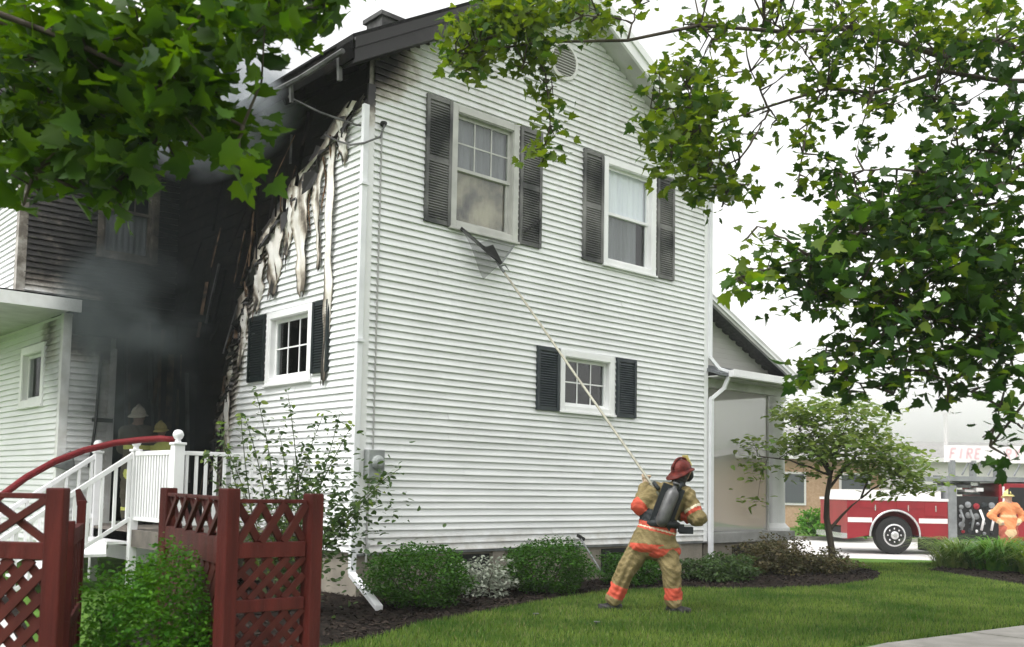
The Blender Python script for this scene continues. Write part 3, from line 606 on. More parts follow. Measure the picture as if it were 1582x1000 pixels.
def limb(mb, p, q, r0, r1, sag=.15, n=7, jit=.06):
    p = np.asarray(p, float); q = np.asarray(q, float); L = np.linalg.norm(q-p); pts = []
    for i in range(n+1):
        t = i/n; w = p+(q-p)*t; w = w+np.array([0, 0, 1.])*sag*L*math.sin(math.pi*t)*.5 + RNG.normal(0, jit*.3, 3)*math.sin(math.pi*t)*L*.3; pts.append(w)
    mb.tube(pts, list(np.linspace(r0, r1, n+1)), 7); return pts
def clump_leaves(cl):
    """cl rows: u, v, ru, rv, depth, depth spread, leaves -> leaf positions on short twigs inside a real volume"""
    P = []; C = []
    for (u, v, ru, rv, d, dd, n) in cl:
        tw = max(1, n//7); a = RNG.uniform(0, 2*np.pi, tw); r = np.sqrt(RNG.uniform(0, 1, tw)); D = d+RNG.uniform(-dd, dd, tw)
        for i in range(tw):
            c = at(u+ru*r[i]*math.cos(a[i]), v+rv*r[i]*math.sin(a[i]), D[i]); k = RNG.integers(5, 10)
            P.append(c+RNG.normal(0, .075, (k, 3))*np.array([1, 1, .8])); C.append(c)
    return np.concatenate(P), np.array(C)
def twigs(name, C, hubs, parent, m=BARK, every=2, r=.006):
    s = MB()
    for i, c in enumerate(C[::every]):
        h = hubs[np.argmin(((hubs-c)**2).sum(1))]
        if np.linalg.norm(h-c) < 2.2: s.tube([h, (h+c)/2+RNG.normal(0, .05, 3), c], [r*1.6, r, r*.6], 4, cap=False)
    if s.v: s.build(name, m, parent, kind='stuff')
def tree(name, label, base, trunk_r, trunk_h, clumps, leafsize, m, nobj, lean=(0, 0), extra=None, tone=None, dens=1.0, lt=1.35, small=True):
    root = thing(name, label, 'tree', base); base = np.asarray(base, float)
    P, C = clump_leaves([(*c_[:6], int(c_[6]*(dens*((.65 if c_[0] < 1240 else 1.15) if small and c_[1] < 215 and c_[0] > 1085 else 1.)))) for c_ in clumps]); hubs = []
    top = base+np.array([lean[0], lean[1], trunk_h]); tb = MB(); pts = [base+(top-base)*t+RNG.normal(0, .03, 3)*(t > 0) for t in np.linspace(0, 1, 8)]
    tb.tube(pts, list(np.linspace(trunk_r*1.15, trunk_r*.55, 8)), 12); trunk = tb.build('trunk', BARK, root, smooth=True)
    cc = np.array([at(cl[0], cl[1], cl[4]) for cl in clumps]); main = [int(np.argmax([cl[6] for cl in clumps]))]
    while len(main) < min(7, len(cc)): main.append(int(np.argmax(np.min(((cc[:, None]-cc[main][None])**2).sum(2), 1))))
    for i in main:
        s = base+(top-base)*random.uniform(.7, 1.0); L = np.linalg.norm(cc[i]-s); lb = MB()
        hubs += limb(lb, s, cc[i], min(.04, .008*L), .008, .22, 12, .16)[3:]; lb.build('limb', BARK, trunk, smooth=True)
    order_c = np.argsort(((cc-top)**2).sum(1))
    for i in order_c:
        if i in main: continue
        H = np.array(hubs); h0 = H[np.argmin(((H-cc[i])**2).sum(1))]; lb = MB()
        hubs += limb(lb, h0, cc[i], .011, .005, .10, 7, .2)[2:]; lb.build('limb', BARK, trunk, smooth=True)
    if extra is not None: P = np.concatenate([P, extra])
    hubs = np.array(hubs); twigs('twigs', C, hubs, root)
    u, v, d = proj(P); onscreen = (u > -30) & (u < PW+30) & (v > -30) & (v < PH)
    order = np.argsort(np.where(onscreen, d, 1e6)); near = order[:nobj]; rest = order[nobj:]
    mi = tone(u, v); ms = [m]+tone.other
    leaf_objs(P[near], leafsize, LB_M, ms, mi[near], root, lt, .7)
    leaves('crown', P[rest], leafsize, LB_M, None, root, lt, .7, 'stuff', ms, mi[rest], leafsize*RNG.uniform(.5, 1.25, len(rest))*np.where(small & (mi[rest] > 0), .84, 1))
    return root
# ------------------------------------------------------------------ the two maples
CL = [(60, 60, 110, 80, 4.9, .7, 260), (200, 50, 110, 70, 4.8, .7, 260), (330, 40, 80, 55, 4.7, .6, 150), (440, 20, 60, 28, 4.7, .4, 70), (500, 5, 30, 14, 4.7, .3, 22), (60, 170, 100, 70, 4.9, .7, 230), (190, 150, 110, 70, 4.8, .7, 260), (290, 130, 60, 60, 4.7, .5, 120),
      (120, 230, 100, 50, 4.8, .6, 170), (250, 205, 70, 42, 4.6, .5, 110), (375, 195, 46, 26, 4.5, .3, 36), (365, 243, 30, 20, 4.4, .25, 20), (30, 260, 40, 30, 4.7, .4, 50), (150, 285, 55, 30, 4.6, .4, 60), (165, 315, 28, 18, 4.5, .25, 22), (215, 258, 35, 22, 4.5, .3, 30), (325, 165, 45, 30, 4.6, .3, 45),
      (-120, 40, 140, 130, 5.1, .9, 200), (150, -110, 260, 80, 5.2, 1.0, 260), (-150, 200, 120, 100, 5.2, .8, 120), (430, -60, 140, 40, 5.0, .7, 90)]
def tone_l(u, v):
    r = RNG.random(len(u)); return np.where(r < .30, 1, np.where(r < .42, 2, 0)).astype(np.int32)
tone_l.other = [LEAF_L2, LEAF_L3]
tree('maple_tree', 'maple tree with broad dark leaves overhanging the deck stairs and red gate', (-9.2, -4.2, 0), .20, 3.6, CL, .122, LEAF_L, 300, lean=(.5, -.2), tone=tone_l, dens=1.1, lt=1.7, small=False)
CRM = [ # dark mass on the right
      (1500, 320, 95, 75, 7.6, .8, 420), (1400, 330, 80, 60, 7.4, .7, 260), (1330, 360, 70, 45, 7.3, .6, 170), (1250, 395, 60, 34, 7.2, .5, 110), (1185, 425, 45, 22, 7.1, .4, 60), (1330, 440, 90, 40, 7.2, .6, 220), (1450, 420, 90, 60, 7.4, .7, 330), (1545, 440, 60, 80, 7.5, .7, 330), (1250, 455, 70, 18, 7.1, .4, 60),
      (1400, 490, 70, 35, 7.2, .5, 150), (1490, 510, 70, 50, 7.3, .6, 230), (1350, 530, 55, 30, 7.1, .4, 90), (1270, 570, 40, 26, 7.0, .35, 60), (1320, 590, 40, 24, 7.0, .3, 45), (1400, 570, 50, 26, 7.1, .4, 70), (1465, 590, 36, 22, 7.1, .3, 40), (1550, 560, 40, 50, 7.2, .5, 110), (1545, 630, 32, 26, 7.0, .3, 34), (1530, 690, 22, 24, 6.9, .2, 18), (1572, 655, 22, 22, 6.9, .2, 16), (1380, 610, 25, 14, 7.0, .2, 16),
      (1300, 270, 55, 34, 7.8, .5, 60), (1560, 220, 50, 70, 7.8, .7, 170), (1480, 230, 60, 45, 7.8, .6, 130), (1420, 265, 50, 30, 7.7, .5, 70),
      # lighter upper crown
      (1100, 60, 70, 45, 8.6, .7, 110), (1180, 30, 90, 36, 8.8, .8, 130), (1300, 40, 90, 50, 8.8, .8, 190), (1420, 60, 90, 60, 8.8, .8, 260), (1530, 70, 70, 75, 8.6, .8, 230), (1060, 130, 60, 40, 8.4, .5, 220), (1080, 200, 55, 45, 8.3, .5, 250), (1040, 230, 45, 45, 8.2, .4, 160), (1080, 275, 55, 28, 8.2, .4, 130), (1130, 285, 36, 24, 8.1, .3, 36), (1115, 320, 22, 14, 8.1, .2, 12), (1020, 170, 35, 40, 8.3, .4, 50),
      (1250, 90, 55, 40, 8.6, .6, 90), (1255, 165, 36, 34, 8.4, .4, 50), (1200, 185, 30, 20, 8.4, .3, 22), (1245, 205, 22, 26, 8.3, .25, 26), (1235, 270, 18, 26, 8.2, .2, 20), (1170, 205, 24, 14, 8.3, .3, 10), (1350, 140, 60, 36, 8.4, .6, 90), (1440, 150, 50, 30, 8.4, .5, 70), (1330, 200, 50, 24, 8.3, .4, 26), (1160, 110, 22, 12, 8.4, .3, 8), (1140, 430, 16, 20, 7.0, .2, 14), (1170, 350, 24, 26, 7.4, .3, 16),
      # branch hanging over the gable
      (790, 20, 80, 26, 8.6, .5, 330), (750, 60, 55, 34, 8.5, .4, 240), (705, 85, 26, 22, 8.4, .25, 60), (730, 105, 30, 14, 8.4, .25, 50), (830, 60, 40, 40, 8.5, .4, 200), (810, 97, 22, 16, 8.4, .2, 22), (845, 140, 18, 26, 8.4, .2, 50), (850, 195, 13, 24, 8.4, .15, 34), (838, 238, 20, 12, 8.4, .15, 34), (900, 25, 45, 24, 8.6, .4, 120), (960, 30, 20, 20, 8.5, .3, 14), (985, 10, 30, 14, 8.6, .3, 16),
      # above and outside the picture
      (900, -90, 260, 60, 8.8, 1.0, 260), (1300, -120, 300, 90, 9.0, 1.2, 420), (1700, 150, 110, 200, 8.2, 1.2, 420), (1700, 450, 110, 150, 7.8, 1.0, 320)]
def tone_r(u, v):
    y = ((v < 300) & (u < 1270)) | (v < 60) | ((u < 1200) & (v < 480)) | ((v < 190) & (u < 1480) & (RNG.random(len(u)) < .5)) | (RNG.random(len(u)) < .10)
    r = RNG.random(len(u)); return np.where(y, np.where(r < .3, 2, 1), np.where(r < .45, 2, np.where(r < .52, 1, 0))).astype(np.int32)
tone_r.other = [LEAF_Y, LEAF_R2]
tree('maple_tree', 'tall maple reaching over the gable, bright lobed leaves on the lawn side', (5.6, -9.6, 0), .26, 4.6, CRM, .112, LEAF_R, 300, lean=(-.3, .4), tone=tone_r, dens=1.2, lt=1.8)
# ------------------------------------------------------------------ shrubs
def globe(name, label, c, r, n, m, size, base=LB_T, group=None, cat='shrub', flat=1.0, shell=.55, rough_=.10, stem=True):
    root = thing(name, label, cat, (c[0], c[1], 0), group); rx, ry, rz = r
    d = RNG.normal(0, 1, (n, 3)); d /= np.linalg.norm(d, axis=1)[:, None]; rad = RNG.uniform(shell**3, 1, n)**(1/3)
    lump = 1+rough_*np.sin(d[:, 0]*5+c[0])*np.cos(d[:, 1]*6+c[1]*3)+rough_*.8*np.sin(d[:, 2]*7+d[:, 0]*4)+RNG.normal(0, .035, n)
    P = np.array([c[0], c[1], c[2]])+d*rad[:, None]*lump[:, None]*np.array([rx, ry, rz]); P = P[P[:, 2] > .02]
    leaves('foliage', P, size, base, m, root, 1.6, -.1)
    s = MB(); s.ball((c[0], c[1], c[2]), .01, 4) if False else None
    core = MB(); pr = [(max(.02, shell*.88*math.sin(math.pi*i/8)), -shell*.88*math.cos(math.pi*i/8)) for i in range(9)]
    V = []; Fc = []
    for rr, hh in pr:
        for k in range(14): V.append((c[0]+rr*rx*math.cos(k*.4488), c[1]+rr*ry*math.sin(k*.4488), max(.02, c[2]+hh*rz)))
    for i in range(8):
        for k in range(14): a = i*14+k; b2 = i*14+(k+1) % 14; Fc.append((a, b2, b2+14, a+14))
    if stem:
        for k in range(7):
            t = MB(); a = k*.9; t.tube([(c[0]+.03*math.cos(a), c[1]+.03*math.sin(a), .0), (c[0]+rx*.35*math.cos(a), c[1]+ry*.35*math.sin(a), c[2]*.7), (c[0]+rx*.7*math.cos(a), c[1]+ry*.7*math.sin(a), c[2]+rz*.45)], [.014, .010, .004], 5); t.build('stem', BARK, root)
    return root
globe('boxwood_shrub', 'clipped round boxwood beside the corner downspout extension', (.12, -1.15, .36), (.66, .62, .38), 9000, LEAF_B, .045)
globe('boxwood_shrub', 'clipped round boxwood at the foundation under the slate-shuttered window', (2.50, -.85, .36), (.68, .60, .38), 9000, LEAF_B, .045)
globe('silver_shrub', 'low silvery-leaved shrub between the two boxwoods', (1.42, -.75, .24), (.52, .45, .26), 1500, LEAF_G, .06, LB_O, shell=.2, rough_=.2)
globe('low_shrub', 'dark low shrub behind the legs of the pole-carrying firefighter', (4.35, -.75, .26), (.62, .45, .28), 4000, LEAF_B, .05, LB_O, shell=.3, rough_=.2)
globe('low_shrub', 'spreading green shrub at the foot of the porch downspout', (6.1, -1.0, .20), (.75, .55, .22), 4200, LEAF_S, .06, LB_O, shell=.3, rough_=.25)
globe('low_shrub', 'brownish twiggy shrub in front of the porch floor', (8.0, -.75, .30), (.95, .55, .34), 4200, LEAF_BR, .06, LB_O, shell=.3, rough_=.25)
globe('low_shrub', 'bronze-leaved shrub beside the small ornamental tree', (8.9, -1.2, .2), (.6, .5, .22), 2200, LEAF_BR, .06, LB_O, shell=.3, rough_=.25)
hc = at(236, 930, 4.78)
globe('hedge_bush', 'bright green bush filling the gap behind the red gate posts', (hc[0], hc[1], .56), (.36, .34, .52), 17000, LEAF_H, .027, shell=.5, rough_=.12)
# sprawling leggy shrub in front of the side wall
rs = thing('leggy_shrub', 'tall sparse shrub with long bare stems climbing in front of the deck railing', 'shrub', (-1.35, -.55, 0))
RP = []; PET = []
for (u, v, d) in ((395, 605, 10.4), (372, 640, 10.6), (445, 610, 10.2), (430, 660, 10.5), (500, 640, 10.2), (525, 640, 10.3), (545, 655, 10.2), (470, 690, 10.3), (350, 690, 10.7), (320, 700, 10.9), (600, 735, 10.0), (575, 765, 10.0), (620, 722, 10.0), (560, 790, 10.1), (410, 720, 10.4), (500, 730, 10.2), (455, 730, 10.3), (530, 800, 10.2), (380, 650, 10.3), (340, 655, 10.8)):
    tip = at(u, v, d); b0 = np.array([-1.35, -.55, 0])+RNG.normal(0, .14, 3)*np.array([1, 1, 0]); mid = (b0+tip)/2+np.array([0, 0, .22])+RNG.normal(0, .08, 3); pts = []
    for t in np.linspace(0, 1, 9): pts.append(b0*(1-t)**2+2*mid*t*(1-t)+tip*t*t)
    MB().tube(pts, list(np.linspace(.011, .003, 9)), 5).build('stem', STEM, rs)
    for t in np.linspace(.22, 1, 30):
        q = b0*(1-t)**2+2*mid*t*(1-t)+tip*t*t; RP += [q+RNG.normal(0, .035+.05*(1-t), 3) for _ in range(3 if t > .55 else 5)]
RP = np.array(RP); leaves('foliage', RP, .075, LB_O, LEAF_S, rs, 1.5, .2, midx=(RNG.random(len(RP)) < .22).astype(np.int32), mats=[LEAF_S, LEAF_D])
Pl = at(515, 800, 10.2)+RNG.normal(0, 1, (900, 3))*np.array([.30, .30, .34]); leaves('lower_foliage', Pl[Pl[:, 2] > .05], .075, LB_O, LEAF_S, rs, 1.4, .2)
# dogwood
tb_ = np.array([9.46, -1.06, 0.0]); dg = thing('ornamental_tree', 'small forked ornamental tree with layered pale-edged foliage beside the porch column', 'tree', tb_)
DD = 17.6
jn = at(1277, 800, DD); f1 = at(1283, 735, DD); trk = MB().tube([tb_+np.array([0, 0, -.02]), (tb_+jn)/2+np.array([.03, 0, 0]), jn, (jn+f1)/2+np.array([-.02, .02, 0]), f1], [.075, .06, .055, .045, .04], 9).build('trunk', BARK, dg, smooth=True)
hubs = [f1]
for (a, u, v, r0) in ((jn*.75+tb_*.25, 1330, 770, .035), (f1, 1235, 665, .03), (f1, 1250, 640, .03), (f1, 1310, 650, .03), (jn*.3+f1*.7, 1340, 690, .028), (at(1330, 770, DD), 1385, 735, .02), (f1, 1170, 705, .022), (at(1330, 770, DD), 1360, 700, .02)):
    lb = MB(); hubs += limb(lb, a, at(u, v, DD+RNG.uniform(-.6, .6)), r0, .008, .10, 7)[2:]; lb.build('limb', BARK, trk, smooth=True)
DC = [(1250, 640, 60, 20, DD, .8, 260), (1300, 625, 45, 14, DD, .6, 130), (1320, 670, 60, 22, DD, .8, 280), (1250, 685, 26, 16, DD, .7, 110), (1165, 690, 14, 12, DD, .3, 40), (1260, 690, 60, 20, DD, .9, 250), (1360, 700, 46, 20, DD, .7, 200), (1395, 735, 38, 14, DD, .5, 120), (1330, 730, 50, 16, DD, .7, 140), (1166, 735, 12, 22, DD, .3, 40), (1246, 725, 14, 16, DD, .3, 40), (1225, 645, 30, 12, DD, .6, 70), (1345, 645, 34, 10, DD, .5, 60), (1290, 700, 40, 14, DD, .7, 90), (1425, 752, 22, 8, DD, .3, 50), (1385, 715, 40, 14, DD, .5, 90), (1370, 760, 24, 8, DD, .4, 40), (1165, 775, 10, 12, DD, .3, 14)]
DP, Dc = clump_leaves(DC); DP = Dc.repeat(15, 0)+RNG.normal(0, .17, (len(Dc)*15, 3))*np.array([1, 1, .32])
twigs('twigs', Dc, np.array(hubs), dg, every=3, r=.004); leaves('crown', DP, .135, LB_O, LEAF_D, dg, .9, .5)
# shrubs in the bed by the street
for i, (u, d, w, h, lab, m) in enumerate(((1472, 20.2, 1.0, .55, 'arching grassy shrub at the end of the far mulch bed, by the truck wheel', LEAF_D), (1530, 19.6, 1.15, .60, 'arching leafy plant in the far mulch bed, below the firefighter with hands on hips', LEAF_H), (1605, 18.6, 1.1, .62, 'yellow-green plant at the far bed near the truck cab', LEAF_Y))):
    c = at(u, 0, d); c[2] = 0; rt = thing('arching_shrub', lab, 'shrub', c); B = []; n = 520
    V = []; Fc = []
    for k in range(n):
        a = RNG.uniform(0, 2*np.pi); L = RNG.uniform(.3, 1.15); dr = np.array([math.cos(a), math.sin(a), 0]); b0 = c+dr*RNG.uniform(0, .55); base = len(V); sd_ = np.cross(dr, (0, 0, 1.))*RNG.uniform(.014, .030)
        for t in np.linspace(0, 1, 6):
            p = b0+dr*w*L*t*t*.95+np.array([0, 0, h*L*math.sin(min(t*2.2, 2.2))*.95]); ww = (1-t*.9); V += [p-sd_*ww, p+sd_*ww]
        for j in range(5): Fc.append((base+2*j, base+2*j+1, base+2*j+3, base+2*j+2))
    raw('foliage', np.array(V), np.array(Fc), m, rt, kind='stuff')
# ------------------------------------------------------------------ grass and mulch chips
def scatter_ground(n, u0, u1, v0, v1):
    # even density on the ground, seen part only
    c = np.array([gz(u, v)[:2] for u, v in ((u0, v0), (u1, v0), (u1, v1), (u0, v1))]); lo, hi = c.min(0), c.max(0); P = RNG.uniform(lo, hi, (n, 2))
    P3 = np.c_[P, np.zeros(n)]; u, v, d = proj(P3); return P3[(u > u0) & (u < u1) & (v > v0) & (v < v1) & (d > 2)]
G = np.concatenate([scatter_ground(900000, 480, 1640, 872, 1040)])
k1 = inside(G, MPOLY) | inside(G, BPOLY) | ((G@SN) > 10.65) | (G[:, 1] < np.interp(G[:, 0], [p[0] for p in SWF], [p[1] for p in SWF])-.05)
hx = (G[:, 0] > 0) & (G[:, 0] < 9.9) & (G[:, 1] > -.05); G = G[~k1 & ~hx]; dist = ((G-CAM)@FWD); G = G[RNG.random(len(G)) < np.clip(13.0/dist, .45, 1)**1.5]
G = G[:230000]; n = len(G); a = RNG.uniform(0, 2*np.pi, n); h = RNG.uniform(.03, .075, n); w = RNG.uniform(.004, .008, n)*np.clip(((G-CAM)@FWD)/11, 1, 2); ln = RNG.normal(0, .022, (n, 2))
sx = np.stack([np.cos(a), np.sin(a), 0*a], 1)*w[:, None]; V = np.stack([G-sx, G+sx, G+np.c_[ln, h]], 1).reshape(-1, 3)
go = raw('grass', V, np.arange(3*n).reshape(-1, 3), None, None, kind='stuff', mats=[GRASS, mat('dry_blade', (.20, .20, .08), .8, (.13, .15, .05), 3, 4, spec=.1), mat('dark_blade', (.035, .085, .014), .7, spec=.1)], midx=np.where(RNG.random(n) < .10, 1, np.where(RNG.random(n) < .22, 2, 0))); go['label'] = 'short green lawn grass between the beds and the pavement'; go['category'] = 'grass'
mp_ = np.array(MPOLY); Pm = np.c_[RNG.uniform(mp_.min(0), mp_.max(0), (60000, 2)), np.full(60000, .035)]; Pm = Pm[inside(Pm, MPOLY)]; Pb = np.array(BPOLY); Q = np.c_[RNG.uniform(Pb.min(0), Pb.max(0), (6000, 2)), np.full(6000, .03)]; Pm = np.concatenate([Pm, Q[inside(Q, BPOLY)]])
LB_CHIP = (np.array([(-.2, 0, 0), (.2, .05, .05), (.15, 1, .1), (-.2, .9, 0)]), np.array([(0, 1, 2), (0, 2, 3)]))
mo = leaves('mulch_chips', Pm+np.c_[np.zeros((len(Pm), 2)), RNG.uniform(0, .015, len(Pm))], .05, LB_CHIP, CHIP, None, .6, 0.); mo['label'] = 'dark bark mulch chips over the planting beds'; mo['category'] = 'mulch'
# a few pale scraps lying on the lawn
for i, (u, v) in enumerate(((922, 968), (828, 955))):
    p = gz(u, v); s = MB(); s.add([p+np.array([-.05, 0, .05]), p+np.array([.02, -.03, .045]), p+np.array([.05, .01, .05]), p+np.array([-.01, .03, .055]), p+np.array([0, 0, .02])], [(0, 1, 2, 3), (0, 4, 1), (1, 4, 2), (2, 4, 3), (3, 4, 0)])
    tag(s.build('debris_scrap', ASH, None), ('pale scrap of siding on the grass before the rear boot', 'small pale fragment on the grass below the second boxwood', 'whitish fragment between the firefighter\'s boots')[i], 'debris')
# ------------------------------------------------------------------ entry deck, stairs, railing
dk = thing('entry_deck', 'white-railed wooden entry deck with stairs by the burnt wall', 'deck', (-1.8, 1.2, 0))
DX0, DY0, DY1, DZ = -1.82, 1.18, 4.5, .78
for k in range(13):
    x = DX0+k*.142; MB().box(x, x+.134, DY0, DY1, DZ-.035, DZ).build('deck_board', mat('deck_wood', (.16, .14, .12), .85, (.10, .09, .08), 5, 5, rand=.1), dk)
MB().box(DX0-.02, 0, DY0-.03, DY0-.001, DZ-.22, DZ).box(DX0-.03, DX0-.001, DY0, DY1, DZ-.22, DZ).build('skirt_board', MAT['deck_wood'], dk)
def post(x, y, z0, z1, w=.115, fin=True):
    p = MB().box(x-w/2, x+w/2, y-w/2, y+w/2, z0, z1).box(x-w/2-.015, x+w/2+.015, y-w/2-.015, y+w/2+.015, z1, z1+.03).build('rail_post', WRAIL, dk, bevel=.006)
    if fin: MB().lathe((x, y, z1+.03), [(.035, 0), (.04, .015), (.028, .03), (.05, .05), (.066, .085), (.066, .105), (.05, .14), (.02, .155)], 14).build('ball_finial', WRAIL, p, smooth=True)
def balusters(p, q, n, z0, z1, w=.034, sl=0.):
    me = None; p = np.asarray(p, float); q = np.asarray(q, float)
    for k in range(n):
        t = (k+.5)/n; c = p+(q-p)*t; dz = sl*t; MB().box(c[0]-w/2, c[0]+w/2, c[1]-w/2, c[1]+w/2, z0+dz, z1+dz).build('baluster', WRAIL, dk)
post(DX0, DY0, .0, 1.86, .13); post(DX0, 2.5, .0, 1.80, .10); post(DX0, 3.9, 0., 1.80, .10)
for y0, y1 in ((DY0+.06, 2.45),):
    MB().box(DX0-.03, DX0+.03, y0, y1, 1.74, 1.80).build('rail', WRAIL, dk, bevel=.006); MB().box(DX0-.02, DX0+.02, y0, y1, .90, .95).build('rail', WRAIL, dk, bevel=.006); balusters((DX0, y0, 0), (DX0, y1, 0), 14, .95, 1.74, .042)
MB().box(DX0+.06, -.04, DY0-.03, DY0+.03, 1.74, 1.79).build('rail', WRAIL, dk, bevel=.006); MB().box(DX0+.06, -.04, DY0-.02, DY0+.02, .88, .93).build('rail', WRAIL, dk, bevel=.006); balusters((DX0+.06, DY0, 0), (-.04, DY0, 0), 14, .93, 1.74)
SLP = -.70; NS = 4
for y in (2.5, 3.9):
    L = 1.75; a = np.array([DX0, y, 1.78]); b = a+np.array([-L, 0, SLP*L]); MB().bar(a, b, .06, .06).build('stair_rail', WRAIL, dk, bevel=.005); MB().bar(a+np.array([0, 0, -.83]), b+np.array([0, 0, -.83+.12]), .045, .05).build('stair_rail', WRAIL, dk, bevel=.005)
    balusters(a, a+np.array([-L+.1, 0, 0]), 10, .98, 1.76, .036, SLP*(L-.1)); post(b[0]-.03, y, 0, b[2]+.04, .09, True)
for k in range(NS):
    z = DZ-(k+1)*DZ/(NS+1); x = DX0-k*.28; MB().box(x-.30, x-.02, 2.55, 3.85, z-.035, z).build('tread', WRAIL, dk); MB().box(x-.03, x-.021, 2.55, 3.85, z, z+DZ/(NS+1)-.036).build('riser', WRAIL, dk)
MB().tube([at(u, v, d) for u, v, d in ((-60, 815, 11.0), (0, 768, 11.4), (40, 738, 11.8), (85, 713, 12.1), (130, 696, 12.4), (175, 685, 12.6), (215, 680, 12.6), (250, 678, 12.3), (268, 679, 12.1), (275, 690, 12.4), (262, 720, 13.2), (240, 742, 14.3))], .042, 10).build('fire_hose', HOSE, None, smooth=True)
tag(bpy.data.objects['fire_hose'], 'thick red fire hose arching over the white stair railing', 'hose')
# ------------------------------------------------------------------ red garden fence and gate
def lath_panel(root, p, q, z0, z1, step, w, t=.012, only=None, m=REDL):
    """diagonal laths between two posts, clipped to the panel"""
    p = np.asarray(p, float); q = np.asarray(q, float); L = np.linalg.norm(q-p); h = nrm(q-p); nn = np.cross(h, (0, 0, 1.)); H = z1-z0
    for s_ in (1, -1):
        c = -H
        while c < L+H:
            # line a = c + s*(z)  (45 degrees) clip to [0,L]x[0,H]
            if s_ == 1: zA, zB = max(0, -c), min(H, L-c)
            else: zA, zB = max(0, c-L), min(H, c)
            if zB-zA > .03:
                aA = c+s_*zA; aB = c+s_*zB; off = nn*(t*.5*s_)
                MB().bar(p+h*aA+np.array([0, 0, z0+zA])+off, p+h*aB+np.array([0, 0, z0+zB])+off, t*.95, w, up=np.cross(nn, h*s_*.7+np.array([0, 0, .7]))).build('lath', m, root)
            c += step
def xpanel(root, p, q, z0, z1, n, w=.035):
    p = np.asarray(p, float); q = np.asarray(q, float); L = np.linalg.norm(q-p); h = nrm(q-p); nn = np.cross(h, (0, 0, 1.))
    for k in range(n):
        a0, a1 = L*k/n, L*(k+1)/n
        for s_, (za, zb) in ((1, (z0, z1)), (-1, (z1, z0))):
            A = p+h*a0+np.array([0, 0, za])+nn*.011*s_; B = p+h*a1+np.array([0, 0, zb])+nn*.011*s_
            MB().bar(A, B, .02, w, up=np.cross(nn, nrm(B-A))).build('cross_lath', REDL, root)
PA, PB, PC, PD = at(261, 757, 5.9), at(355, 754, 4.62), at(485, 758, 4.9), at(90, 759, 4.3)
for p in (PA, PB, PC, PD): p[2] = 0
def fpost(root, p, z, w=.09, yaw=.2):
    h = np.array([math.cos(yaw), math.sin(yaw), 0])*w/2; g = np.array([-math.sin(yaw), math.cos(yaw), 0])*w/2
    c = [p-h-g, p+h-g, p+h+g, p-h+g]; MB().hexa([np.append(x[:2], -.05) for x in c]+[np.append(x[:2], z) for x in c]).build('post', RED, root, bevel=.008)
fa = thing('lattice_fence', 'red stained corner fence with lattice and crossed laths by the bright bush', 'fence', PB)
fpost(fa, PA, 1.375, .076); fpost(fa, PB, 1.385, .076); fpost(fa, PC, 1.365, .076)
def rail(root, p, q, z0, z1, t=.035, inset=.045):
    p = np.asarray(p, float); q = np.asarray(q, float); h = nrm(q-p); z = (z0+z1)/2
    MB().bar(p+h*inset+np.array([0, 0, z]), q-h*inset+np.array([0, 0, z]), t, z1-z0).build('rail', RED, root, bevel=.004)
hBC = nrm(PC-PB); hBA = nrm(PA-PB)
rail(fa, PB, PC, 1.315, 1.335); rail(fa, PB, PC, 1.055, 1.13, .04); rail(fa, PB, PC, .80, .86, .04); rail(fa, PB, PC, .18, .26, .04)
xpanel(fa, PB+hBC*.045, PC-hBC*.045, 1.13, 1.315, 3); lath_panel(fa, PB+hBC*.045, PC-hBC*.045, .86, 1.055, .088, .031); lath_panel(fa, PB+hBC*.045, PC-hBC*.045, .26, .80, .088, .031)
rail(fa, PB, PA, 1.325, 1.345, .03); rail(fa, PB, PA, 1.02, 1.15, .04); rail(fa, PB, PA, .16, .26, .04)
xpanel(fa, PB+hBA*.045, PA-hBA*.045, 1.15, 1.325, 5, .03); lath_panel(fa, PB+hBA*.045, PA-hBA*.045, .26, 1.02, .12, .07)
fb = thing('lattice_fence', 'dark red fence panel with one large cross above its open lattice', 'fence', PD)
fpost(fb, PD, 1.375, .08, .9); dl = nrm(at(0, 757, 4.35)-at(90, 759, 4.3)); dl[2] = 0; dl = nrm(dl); PE = PD+dl*1.0; fpost(fb, PE, 1.375, .092, .9)
rail(fb, PD, PE, 1.325, 1.35, .035); rail(fb, PD, PE, 1.06, 1.135, .04); rail(fb, PD, PE, .2, .3, .04)
xpanel(fb, PD+dl*.045, PE-dl*.045, 1.135, 1.325, 3, .032); lath_panel(fb, PD+dl*.045, PE-dl*.045, .3, 1.06, .105, .040)
ga = thing('garden_gate', 'open red garden gate seen edge-on with a broken top', 'gate', PD+np.array([.12, .15, 0]))
g0 = at(108, 800, 4.55); g1 = at(126, 800, 5.35); g0[2] = 0; g1[2] = 0; hg = nrm(g1-g0)
for p, z in ((g0+hg*.03, 1.22), (g1-hg*.03, 1.30)): MB().bar(p, p+np.array([0, 0, z]), .045, .05, up=hg).build('stile', RED, ga, bevel=.004)
MB().bar(g1+np.array([0, 0, 1.28]), g1+np.array([-.02, .02, 1.36]), .03, .05, w2=.02, h2=.02).build('broken_end', REDL, ga)
for z0, z1 in ((1.10, 1.18), (.25, .33), (.7, .76)): MB().bar(g0+np.array([0, 0, (z0+z1)/2]), g1+np.array([0, 0, (z0+z1)/2]), .035, z1-z0).build('rail', RED, ga)
for k in range(6):
    c = g0+(g1-g0)*(k+.5)/6; MB().bar(c+np.array([0, 0, .3]), c+np.array([0, 0, 1.12]), .05, .014, up=np.cross(hg, (0, 0, 1.))).build('slat', REDL, ga)
